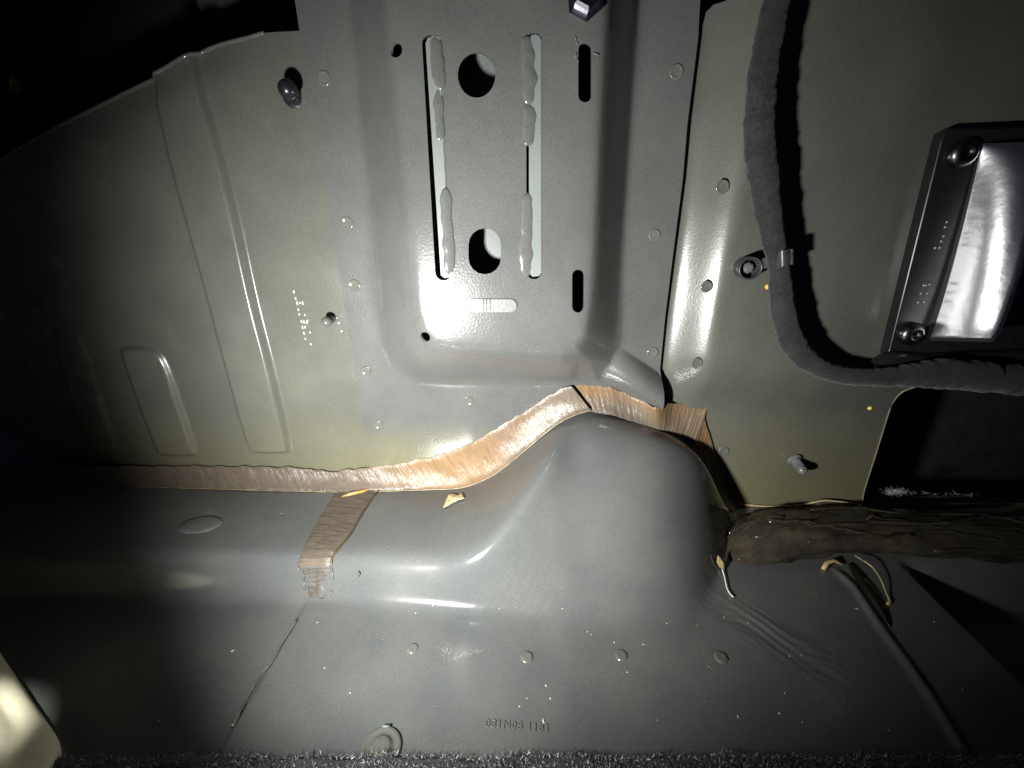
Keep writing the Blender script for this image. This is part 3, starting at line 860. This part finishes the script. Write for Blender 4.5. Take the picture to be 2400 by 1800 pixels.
# sealer web between the hump, wall and tube
web = ribbon("sealer_web", [(1722, 1182), (1760, 1184), (1800, 1187), (1850, 1186), (1882, 1183), (1934, 1173), (1998, 1180), (2100, 1188), (2300, 1192)],
             [(1745, 1215), (1765, 1214), (1790, 1205), (1850, 1198), (1890, 1197), (1934, 1194), (1998, 1194), (2100, 1200), (2300, 1205)], 0.0032, -0.004, 0.0004, lambda s, t: 0.95 - 1.2 * s, M_SEAL, step=4.0, parent=sealed)
lip("web_edge", [onY(u, v, 0.0025) for u, v in [tuple(q) for q in catmull([(1722, 1182), (1760, 1184), (1800, 1187), (1850, 1186), (1882, 1183), (1934, 1173), (1998, 1180)], 5)]], 0.0006, M_CHIP, sealed)

# ------------------------------------------------------------------ right floor details
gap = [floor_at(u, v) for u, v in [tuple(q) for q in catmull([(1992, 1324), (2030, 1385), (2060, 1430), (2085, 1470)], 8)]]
g = tube("gap_shadow_strip", [p + Vector((0, 0, 0.0004)) for p in gap], [0.0028 * math.sin(math.pi * (0.12 + 0.84 * k / (len(gap) - 1))) for k in range(len(gap))], plain("gap_shade_black", (0.008, 0.007, 0.006), 0.35), floor, seg=10, flat=1.0)  # black strip standing in for the shadow in the gap beside the ridge
g.name = "gap_shade_strip"
wire = [floor_at(u, v) + Vector((0, 0, h)) for u, v, h in [tuple(q) for q in catmull([(2000, 1314, .004), (2018, 1333, .006), (2040, 1346, .005), (2060, 1372, .004), (2075, 1398, .002), (2084, 1412, .001), (2078, 1420, .001)], 6)]]
thr = tube("straw_thread", wire, [0.0004 + 0.0006 * sstep(.7, .85, k / len(wire)) * (1 - sstep(.9, 1, k / len(wire))) for k in range(len(wire))], M_THREAD, None, seg=8)
tag(thr, "bent yellow straw-like strand hanging off the dark tube onto the floor", "thread")
tube("strand_foot", [floor_at(2047, 1416) + Vector((0, 0, .0006)), floor_at(2062, 1421) + Vector((0, 0, .001)), floor_at(2077, 1427) + Vector((0, 0, .0006))], 0.0005, M_THREAD, thr, seg=6)
knob = tube("resin_drip", [floor_at(1928, 1338) + Vector((0, 0, .001)), floor_at(1934, 1330) + Vector((0, 0, .003)), floor_at(1950, 1322) + Vector((0, 0, .003)), floor_at(1972, 1330) + Vector((0, 0, .002))], [0.0012, 0.0014, 0.0012, 0.0005], M_THREAD, None, seg=10)
tag(knob, "small amber resin drip at the upper end of the floor ridge", "drip")

# ------------------------------------------------------------------ wiring harness
def fuzz_mat(name, c, rough=0.9, s=1400.0):
    m, nt, bs = new_mat(name)
    co = N(nt, 'ShaderNodeTexCoord')
    n1 = N(nt, 'ShaderNodeTexNoise', i_Scale=s, i_Detail=3.0, i_Roughness=0.7)
    nt.links.new(co.outputs['Object'], n1.inputs['Vector'])
    n2 = N(nt, 'ShaderNodeTexNoise', i_Scale=90.0, i_Detail=3.0)
    nt.links.new(co.outputs['Object'], n2.inputs['Vector'])
    ad = N(nt, 'ShaderNodeMath', operation='MULTIPLY'); nt.links.new(n1.outputs['Fac'], ad.inputs[0]); nt.links.new(n2.outputs['Fac'], ad.inputs[1])
    r = ramp(nt, ad.outputs[0], [(0.12, tuple(q * 0.35 for q in c)), (0.36, tuple(q * 1.9 for q in c))])
    nt.links.new(r.outputs[0], bs.inputs['Base Color'])
    bs.inputs['Roughness'].default_value = rough
    bs.inputs['Sheen Weight'].default_value = 0.12
    bs.inputs['Sheen Roughness'].default_value = 0.5
    bump(nt, n1.outputs['Fac'], 0.0007, 1.0, bs)
    return m
M_TAPE = fuzz_mat("cloth_tape", (0.0085, 0.0085, 0.009), s=520.0)
hpx = [(1838, -150, 31), (1819, 0, 31), (1801, 90, 32), (1787, 181, 32), (1781, 253, 33), (1780, 325, 33), (1787, 398, 33), (1797, 470, 29), (1812, 560, 25), (1825, 622, 22), (1831, 690, 25), (1843, 763, 26),
       (1873, 824, 25), (1925, 864, 22), (1998, 882, 21), (2070, 884, 22), (2130, 880, 27), (2215, 876, 36), (2323, 884, 36), (2400, 890, 37), (2500, 893, 38)]
hp = catmull(hpx, 16)
hpts = []; hr = []
for k, q in enumerate(hp):
    stand = 0.0295 + 0.002 * sstep(1900, 2150, q[0])
    p = onY(q[0], q[1], 0.004 - stand)
    depth = (p - CAM).dot(_F)
    hpts.append(p); hr.append(q[2] * depth / FPX * (1 + 0.02 * math.sin(k * 0.45) + 0.015 * math.sin(k * 1.15)))
harness = empty("wiring_harness", hpts[0])
def hchild(o):
    o.parent = harness; o.matrix_parent_inverse = Matrix.Translation(-Vector(hpts[0]))
    return o
sleeve = hchild(tube("sleeve", hpts, hr, M_TAPE, None, seg=36, noise_amp=0.09, noise_scale=110, helix=11.0))
tag(harness, "dark grey cloth-wrapped wiring harness curving down the right sheet", "harness")
# overlapping tape turns
for k, idx in enumerate((24, 42, 68, 95, 116, 152, 185, 195, 205, 242, 252, 262, 282, 300, 310)):
    if idx + 4 < len(hpts):
        sub = hpts[idx:idx + 5]; rr = [hr[idx + q] * (1.045 if 0 < q < 4 else 1.01) for q in range(5)]
        hchild(tube("tape_turn", sub, rr, M_TAPE, None, seg=24, noise_amp=0.06, noise_scale=200, closed_ends=False))
# loose fibres on the cloth
fv = []; ff = []
for k in range(5200):
    i = random.randrange(len(hpts) - 1); t = random.random()
    c = hpts[i].lerp(hpts[i + 1], t); r = hr[i]
    tdir = (hpts[i + 1] - hpts[i]).normalized()
    rd = Vector((random.gauss(0, 1), random.gauss(-0.4, 1), random.gauss(0, 1))); rd = (rd - tdir * rd.dot(tdir)).normalized()
    b = c + rd * r * 0.985
    L = random.uniform(0.0004, 0.0013)
    tan = (tdir * random.gauss(0, 1) + rd.cross(tdir) * random.gauss(0, 1)).normalized()
    e = b + (rd * random.uniform(0.15, 0.6) + tan).normalized() * L
    w = rd.cross(tan).normalized() * 0.00007
    n0 = len(fv); fv += [b - w, b + w, e]; ff.append((n0, n0 + 1, n0 + 2))
fz = hchild(link("loose_fibres", mesh_from(fv, ff), plain("fibre_grey", (0.055, 0.055, 0.055), 0.6, 0, 100, 0, 0.3), None, smooth=False))
fz["kind"] = "stuff"
# second thinner bundle tied in behind at the right
b2 = [onY(u, v, -0.016) for u, v in [tuple(q) for q in catmull([(2052, 862), (2075, 846), (2105, 842), (2160, 848), (2240, 842), (2330, 838), (2480, 835)], 6)]]
hchild(tube("thin_branch", b2, 0.0052, M_BLACK, None, seg=12, noise_amp=0.1, noise_scale=150))
# clip: ring on a stud, with strap round the harness
M_CLIP = plain("grey_black_nylon", (0.035, 0.035, 0.042), 0.3, 0, 300, 0.00004, 0.15)
cb = onY(1743, 626, -0.012)
clip = empty("harness_clip", cb)
tag(clip, "black nylon ring clip strapping the harness to a stud on the sheet", "clip")
cdir = (CAM - cb).normalized().lerp(Vector((0, -1, 0)), 0.75).normalized()
def cchild(o, loc, normal=None):
    o.parent = clip
    o.location = Vector(loc) - cb
    return o
ringm = lathe_mesh([(0.0058, 0.0), (0.0060, 0.004), (0.0062, 0.0085), (0.0061, 0.0098), (0.0057, 0.0103), (0.0052, 0.0098), (0.0049, 0.0080), (0.0047, 0.003), (0.003, 0.0025), (0.001, 0.0025)], 30)
ringm.materials.append(M_CLIP); ringm.polygons.foreach_set('use_smooth', [True] * len(ringm.polygons))
cchild(place("ring", ringm, cb, None, normal=cdir), cb)
inner = lathe_mesh([(0.0034, 0.0), (0.0032, 0.0062), (0.0026, 0.0074), (0.0016, 0.0080), (0.0006, 0.0081)], 8)
inner.materials.append(plain("clip_core", (0.10, 0.10, 0.095), 0.18)); 
cchild(place("stud_core", inner, cb, None, normal=cdir), cb)
st0 = cb + cdir * 0.0065 + Vector((0.0052, 0, 0.0012)); hc = hpts[min(range(len(hpts)), key=lambda k: (hpts[k] - onY(1823, 606, -0.0255)).length)]
strap_pts = [st0, st0.lerp(hc, 0.35) + Vector((0, -0.003, 0.001)), st0.lerp(hc, 0.6) + Vector((0, -0.0045, 0.0)), hc + Vector((-0.001, -0.0066, 0.001)), hc + Vector((0.0045, -0.0045, 0.0015)), hc + Vector((0.0066, 0.001, 0.002))]
V = []; Fc = []
for k, p in enumerate([Vector(q) for q in catmull(strap_pts, 5)]):
    w = 0.0040 if k > 4 else 0.0028
    up = Vector((-0.25, 0.0, 1)).normalized() * w / 1.0
    V += [p - up, p + up]
    if k: Fc.append((2 * k - 2, 2 * k - 1, 2 * k + 1, 2 * k))
o = link("strap", mesh_from(V, Fc), M_CLIP, None); solidify(o, 0.0012, 0)
o.parent = clip; o.matrix_parent_inverse = Matrix.Translation(-cb)

# ------------------------------------------------------------------ control module on the right
YM = -0.0115
module = empty("control_module", onY(2200, 840, YM))
tag(module, "black plate module with silver cover and two screws at the right edge", "module")
def mchild(o):
    o.parent = module; o.matrix_parent_inverse = Matrix.Translation(-module.location)
    return o
def slab(name, px, Yf, depth, mat, bev=0.0008, yl=None, per=1):
    pts = pl(px, Yf) if yl is None else [XZ(u, v, yl(u)) for u, v in px]
    ys = [Yf] * len(px) if yl is None else [yl(u) for u, v in px]
    n = len(pts)
    Vv = [(a, y, b) for (a, b), y in zip(pts, ys)] + [(a, max(ys) + depth, b) for a, b in pts]
    Ff = [tuple(range(n))] + [(k, k + n, (k + 1) % n + n, (k + 1) % n) for k in range(n)]
    m = mesh_from(Vv, Ff)
    bm = bmesh.new(); bm.from_mesh(m); bmesh.ops.recalc_face_normals(bm, faces=bm.faces)
    fr = set(range(n))
    bm.verts.ensure_lookup_table()
    bmesh.ops.bevel(bm, geom=[e for e in bm.edges if e.verts[0].index in fr and e.verts[1].index in fr], offset=bev, segments=3, affect='EDGES')
    bm.to_mesh(m); bm.free()
    return link(name, m, mat, None, smooth=False)
mchild(slab("base_plate", [(2081, 832), (2085, 818), (2206, 330), (2214, 310), (2232, 300), (2620, 292), (2620, 860), (2100, 848)], YM - 0.004, 0.008, M_BLACK))
mchild(slab("back_flange", [(2068, 838), (2192, 330), (2200, 300), (2222, 288), (2640, 280), (2640, 872), (2090, 856)], YM + 0.006, 0.005, M_CLIP))
# silver cover: bowed foil-like lid
cov_l = [(2300, 338), (2290, 400), (2262, 520), (2225, 660), (2196, 755), (2180, 796)]
cov_r = [(2460, 334), (2450, 400), (2420, 520), (2392, 640), (2352, 756), (2325, 800)]
CV = []; CF = []
nr, nc = 48, 30
A = np.array(catmull(cov_l, 10)); B = np.array(catmull(cov_r, 10))
M_FOIL, nt, bs = new_mat("crinkled_foil")
co = N(nt, 'ShaderNodeTexCoord')
n1 = N(nt, 'ShaderNodeTexNoise', i_Scale=130.0, i_Detail=5.0, i_Roughness=0.55); nt.links.new(co.outputs['Object'], n1.inputs['Vector'])
n2 = N(nt, 'ShaderNodeTexVoronoi', i_Scale=240.0); nt.links.new(co.outputs['Object'], n2.inputs['Vector'])
ad = N(nt, 'ShaderNodeMath', operation='MULTIPLY_ADD'); ad.inputs[1].default_value = 0.25
nt.links.new(n2.outputs['Distance'], ad.inputs[0]); nt.links.new(n1.outputs['Fac'], ad.inputs[2])
bs.inputs['Metallic'].default_value = 1.0; bs.inputs['Base Color'].default_value = (0.86, 0.87, 0.90, 1); bs.inputs['Roughness'].default_value = 0.36
bump(nt, ad.outputs[0], 0.00045, 0.5, bs)
COVER_RISE = 0.026
for k in range(nr + 1):
    s = k / nr
    pa = np.array([np.interp(s, np.linspace(0, 1, len(A)), A[:, q]) for q in (0, 1)]); pb = np.array([np.interp(s, np.linspace(0, 1, len(B)), B[:, q]) for q in (0, 1)])
    for j in range(nc + 1):
        t = j / nc
        q = pa + (pb - pa) * t
        wv = math.sin(math.pi * s) ** 0.3
        Y = YM - 0.007 - COVER_RISE * t - 0.0035 * math.sin(math.pi * t) * wv + 0.018 * t * (1 - s) ** 2 - 0.004 * (s - 0.62)
        Y += 0.010 * max(0, t - 0.93) / 0.07 * 0.4 + 0.003 * max(0, s - 0.95) / 0.05
        CV.append(onY(q[0], q[1], Y))
for k in range(nr):
    for j in range(nc):
        a = k * (nc + 1) + j
        CF.append((a, a + 1, a + nc + 2, a + nc + 1))
ring_i = [j for j in range(nc + 1)] + [k * (nc + 1) + nc for k in range(1, nr + 1)] + [nr * (nc + 1) + j for j in range(nc - 1, -1, -1)] + [k * (nc + 1) for k in range(nr - 1, 0, -1)]
b0 = len(CV)
for q in ring_i: CV.append(Vector((CV[q].x, YM - 0.003, CV[q].z)))
for q in range(len(ring_i)):
    q2 = (q + 1) % len(ring_i)
    CF.append((ring_i[q2], ring_i[q], b0 + q, b0 + q2))
n_face = nr * nc
m = mesh_from(CV, CF)
o = mchild(link("silver_cover", m, M_FOIL, None)); m.materials.append(M_BLACK)
for q in range(n_face, len(m.polygons)): m.polygons[q].material_index = 1
solidify(o, 0.001, 0)
scr = lathe_mesh([(0.0068, 0.0), (0.0068, 0.0014), (0.0062, 0.0028), (0.0046, 0.0039), (0.0026, 0.0043), (0.0024, 0.0024), (0.0004, 0.0024)], 20)
scr.materials.append(M_SCREW); scr.polygons.foreach_set('use_smooth', [True] * len(scr.polygons))
for u, v in ((2253, 360), (2134, 782)):
    s_ = place("screw", scr, onY(u, v, YM - 0.0045), None); mchild(s_)
for a, b in ((410, 775), (398, 805), (388, 843), (360, 845), (430, 690), (420, 720), (292, 1068), (306, 1068), (328, 1063), (275, 1117), (312, 1117), (258, 1170), (294, 1168)):
    d_ = place("printed_mark", DOT, onY(2050 + a / 2.551, 250 + b / 2.551, YM - 0.0042), None, scale=1.1); mchild(d_)
gm = tube("green_tab", [onY(2177, 472, YM - 0.003), onY(2173, 494, YM - 0.003)], 0.0010, plain("green_plastic", (0.03, 0.5, 0.12), 0.4), None, seg=8); mchild(gm)

# ------------------------------------------------------------------ carpet edge at the bottom
CARPET_Y = onZ(1200, 1772, 0.0042).y
def carpet_edge_y(x):
    return CARPET_Y + 0.0006 * np.sin(x * 90) + 0.0005 * np.sin(x * 231 + 1)
M_CARPET = fuzz_mat("carpet_backing", (0.03, 0.031, 0.034), 0.95, 900.0)
cxs = np.linspace(-0.40, 0.40, 240); cV = []; cF = []
prof = [(0.000, 0.0004), (0.0004, 0.0022), (-0.0012, 0.0040), (-0.004, 0.0047), (-0.02, 0.0050), (-0.055, 0.0050), (-0.085, 0.005)]
for k, x in enumerate(cxs):
    for dy, z in prof:
        cV.append((x, float(carpet_edge_y(x)) + dy, z + 0.0004 * math.sin(x * 130 + dy * 300)))
    if k:
        for j in range(len(prof) - 1):
            a = (k - 1) * len(prof) + j
            cF.append((a, a + 1, a + len(prof) + 1, a + len(prof)))
carpet = link("carpet", mesh_from(cV, cF), M_CARPET)
tag(carpet, "fuzzy dark grey carpet edge along the bottom of the picture", "carpet")
pV = []; pF = []; 
for k in range(46000):
    x = random.uniform(-0.25, 0.25)
    back = random.random() ** 1.6 * 0.020
    y = float(carpet_edge_y(x)) - back + 0.0006
    z = 0.0040 + 0.0010 * min(1, back / 0.006)
    if back < 0.0035: z = random.uniform(0.0003, 0.0042)
    b = Vector((x, y, z)); L = random.uniform(0.0006, 0.0020)
    d = Vector((random.gauss(0, .6), random.gauss(0.0, .6), random.uniform(0.35, 1.1))).normalized()
    e = b + d * L; mid = b + d * L * 0.55 + Vector((random.gauss(0, 1), random.gauss(0, 1), 0)) * L * 0.16
    w = d.cross(Vector((random.gauss(0, 1), random.gauss(0, 1), 0.2))).normalized() * random.uniform(0.00005, 0.00012)
    n0 = len(pV); pV += [b - w, b + w, mid - w, mid + w, e]
    pF += [(n0, n0 + 1, n0 + 3, n0 + 2), (n0 + 2, n0 + 3, n0 + 4)]
M_PILE, nt, bs = new_mat("carpet_pile")
gi = N(nt, 'ShaderNodeNewGeometry')
r = ramp(nt, gi.outputs['Random Per Island'], [(0.0, (0.015, 0.016, 0.018)), (0.5, (0.12, 0.13, 0.14)), (0.8, (0.34, 0.36, 0.37)), (1.0, (0.75, 0.75, 0.70))])
nt.links.new(r.outputs[0], bs.inputs['Base Color']); bs.inputs['Roughness'].default_value = 0.35
pile = link("pile", mesh_from(pV, pF), M_PILE, carpet, smooth=False)
pile["kind"] = "stuff"
# plug half under the carpet
pc = floor_at(893, 1757)
plug = empty("floor_plug", pc)
tag(plug, "clear domed round plug half hidden by the carpet edge", "plug")
pm = lathe_mesh([(0.0083, 0.0), (0.0082, 0.0008), (0.0076, 0.0014), (0.0066, 0.0012), (0.0060, 0.0009), (0.0045, 0.0014), (0.0040, 0.0022), (0.0030, 0.0026), (0.0010, 0.0027)], 30)
pm.materials.append(M_GLOSS); pm.polygons.foreach_set('use_smooth', [True] * len(pm.polygons))
o = place("dome", pm, (0, 0, 0), plug, normal=(0, 0, 1))
o = tube("tab", [Vector((-0.0016, 0.0078, 0.0012)), Vector((0.0016, 0.0078, 0.0012))], 0.0006, M_BAR, plug, seg=8)
# oval plug on the step, left
po = floor_at(470, 1230)
ov = lathe_mesh([(0.011, 0.0), (0.0105, 0.0006), (0.008, 0.0010), (0.001, 0.0011)], 30)
ov.materials.append(plain("pale_plug", (0.11, 0.12, 0.115), 0.3)); ov.polygons.foreach_set('use_smooth', [True] * len(ov.polygons))
o = place("oval_plug", ov, po, floor, normal=(0, 0, 1)); o.scale = (1.15, 1, 0.75)

# ------------------------------------------------------------------ pale foam edge, bottom left
fpx = [(-60, 1432), (0, 1536), (50, 1606), (95, 1672), (128, 1728), (134, 1765), (128, 1810), (120, 1960)]
fV = []; fF = []
fp = catmull(fpx, 6)
prof = [(0.0, 0.0), (0.0006, 0.003), (-0.001, 0.006), (-0.004, 0.0075), (-0.009, 0.0085), (-0.013, 0.0095), (-0.016, 0.0115), (-0.020, 0.016), (-0.05, 0.034), (-0.09, 0.040)]
for k, q in enumerate(fp):
    p = onZ(q[0], q[1], 0.004)
    for dx, z in prof:
        fV.append((p.x + dx + 0.0004 * math.sin(k * 0.31), p.y, z + 0.0005 * math.sin(k * 0.23)))
    if k:
        for j in range(len(prof) - 1):
            a = (k - 1) * len(prof) + j
            fF.append((a, a + 1, a + len(prof) + 1, a + len(prof)))
m = mesh_from(fV, fF)
bm = bmesh.new(); bm.from_mesh(m)
if sum(f.normal.z for f in bm.faces) < 0: bmesh.ops.reverse_faces(bm, faces=bm.faces[:])
bm.to_mesh(m); bm.free()
foam = link("trim_edge", m, M_CREAM); solidify(foam, 0.003, -1)
tag(foam, "pale cream padded trim edge in the bottom left corner", "trim")

# ------------------------------------------------------------------ dark things above the left sheet
yt = tube("yellow_tag", [onY(37, 185, 0.05), onY(34, 212, 0.05)], [0.003, 0.003], M_YELLOW, None, seg=4)
tag(yt, "tiny yellow tag in the darkness at upper left", "tag")
dm = lathe_mesh([(0.016, 0.0), (0.016, 0.004), (0.013, 0.007), (0.006, 0.008), (0.001, 0.008)], 24)
dm.materials.append(plain("dull_rubber", (0.05, 0.055, 0.055), 0.5)); dm.polygons.foreach_set('use_smooth', [True] * len(dm.polygons))
dk = place("rubber_grommet", dm, onY(528, 2, 0.07))
tag(dk, "dull grey round grommet in the dark gap at the top", "grommet")

# ------------------------------------------------------------------ loose bits
def chip(name, px, h, mat, label, cat):
    pts = [floor_at(u, v) for u, v in px]
    n = len(pts)
    up = floor_n(pts[0])
    Vv = [p + up * (h * (0.6 + 0.8 * random.random())) for p in pts]
    c = sum(Vv, Vector()) / n + up * h * 0.7
    Vv.append(c)
    m = mesh_from(Vv, [(k, (k + 1) % n, n) for k in range(n)])
    o = link(name, m, mat, None, smooth=False); solidify(o, 0.0005, 0)
    return tag(o, label, cat)
chip("sealer_chip", [(1040, 1193), (1052, 1164), (1062, 1161), (1074, 1166), (1082, 1160), (1088, 1172), (1076, 1176), (1064, 1180), (1050, 1190)], 0.0012, M_CHIP, "torn tan sealer chip lying on the ledge below the orange strip", "chip")
chip("seed_husk", [(1674, 1302), (1684, 1306), (1690, 1322), (1690, 1335), (1682, 1330), (1675, 1318)], 0.0020, M_THREAD, "amber husk at the dark right foot of the hump", "husk")
th = [floor_at(u, v) + Vector((0, -0.001, 0.0012)) for u, v in [tuple(q) for q in catmull([(1690, 1335), (1696, 1355), (1701, 1378), (1708, 1392), (1716, 1400)], 5)]]
tag(tube("white_thread", th, 0.0004, M_LINT, None, seg=6), "short white thread hanging from the amber husk", "thread")
chip("grit_grain", [(836, 1344), (842, 1338), (846, 1343), (842, 1352), (837, 1350)], 0.0012, M_GLOSS, "dark grit grain on the step face right of the sealer strip", "grain")
def fleck(u, v, r, mat, label, Y):
    m = lathe_mesh([(r, 0), (r * .8, r * .6), (r * .3, r * .9)], 7); m.materials.append(mat)
    return tag(place("orange_fleck", m, onY(u, v, Y), roll=1.0), label, "fleck")
fleck(1799, 672, 0.0016, plain("orange_bit", (0.7, 0.36, 0.06), 0.5), "orange fleck on the sheet beside the harness", -0.012)
fleck(2038, 956, 0.0016, plain("yellow_bit", (0.75, 0.55, 0.15), 0.5), "yellow fleck on the sheet below the harness bend", 0.006)
# white lint in the opening
lV = []; lF = []
for k in range(420):
    c = onY(random.gauss(2100, 14), random.gauss(1153, 4), 0.016)
    if k > 330: 
        uu = random.uniform(2120, 2300); c = onY(uu, 1153 + 0.05 * (uu - 2120) + random.gauss(0, 1.5), 0.016)
    d = Vector((random.gauss(0, 1), random.gauss(0, .5), random.gauss(0, .6))).normalized() * random.uniform(0.001, 0.004)
    w = d.cross(Vector((0, 1, 0.3))).normalized() * 0.00008
    n0 = len(lV); lV += [c - w, c + w, c + d]; lF.append((n0, n0 + 1, n0 + 2))
lint = link("lint_tuft", mesh_from(lV, lF), M_LINT, None, smooth=False)
tag(lint, "white lint tuft caught in the dark lower right opening", "lint")
# scattered dust and grit on the floor
gV = []; gF = []
def grain(p, r):
    up = Vector((0, 0, 1)); n0 = len(gV); k = 5
    a0 = random.random() * 6; el = random.uniform(1, 2.4); an = random.random() * 3.14
    for q in range(k):
        t = a0 + 6.283 * q / k
        ox, oy = r * math.cos(t) * el, r * math.sin(t)
        gV.append(p + Vector((ox * math.cos(an) - oy * math.sin(an), ox * math.sin(an) + oy * math.cos(an), 0.0)))
    gV.append(p + Vector((0, 0, r * 0.9)))
    for q in range(k): gF.append((n0 + q, n0 + (q + 1) % k, n0 + k))
for u, v, r in ((1170, 1426, 2), (1318, 1427, 2), (1210, 1424, 1.5), (1015, 1420, 2.5), (1280, 1607, 4), (1290, 1637, 3), (1235, 1637, 2), (1218, 1656, 2.5), (1274, 1690, 4), (1563, 1461, 2.5),
                (1377, 1481, 2), (1386, 1488, 2), (1440, 1506, 3), (1508, 1511, 2.5), (1470, 1576, 2.2), (1541, 1688, 2), (821, 1624, 2), (744, 1459, 2), (761, 1566, 2), (974, 1437, 2), (907, 1281, 1.5),
                (660, 1204, 2.5), (545, 1526, 4), (373, 1690, 2), (339, 1396, 2), (1827, 1672, 4), (1881, 1693, 3), (1839, 1625, 2.5), (2008, 1427, 3), (2190, 1458, 3), (2255, 1617, 2.5), (2083, 1712, 2.5), (1730, 1680, 3),
                (1850, 1538, 2), (1878, 1535, 2), (1754, 1460, 2), (1697, 1447, 2), (1635, 1466, 2), (1661, 1563, 2), (1812, 1268, 2.2), (1795, 1345, 2), (1912, 1390, 1.6), (2143, 1335, 2)):
    grain(floor_at(u, v) + Vector((0, 0, 0.0001)), r * 0.00014)
for k in range(170):
    u = random.uniform(760, 2380); v = random.uniform(1425, 1755)
    if random.random() > sstep(760, 1900, u) * 0.8 + 0.25: continue
    grain(floor_at(u, v) + Vector((0, 0, 0.0001)), random.uniform(0.00005, 0.00015))
for k in range(330):                       # powdery scuff mark
    t = random.random()
    if t < 0.45: u = 1045 + random.gauss(8 * t, 8); v = 1512 + 60 * t + random.gauss(0, 6)
    else: u = 1060 + (t - .45) / .55 * 70 + random.gauss(0, 4); v = 1544 - (t - .45) / .55 * 22 + random.gauss(0, 4)
    grain(floor_at(u, v) + Vector((0, 0, 0.00008)), random.uniform(0.00004, 0.00010))
dust = link("dust", mesh_from(gV, gF), M_DUST, None, smooth=False)
tag(dust, "pale dust and grit scattered over the grey floor", "dust", kind="stuff")
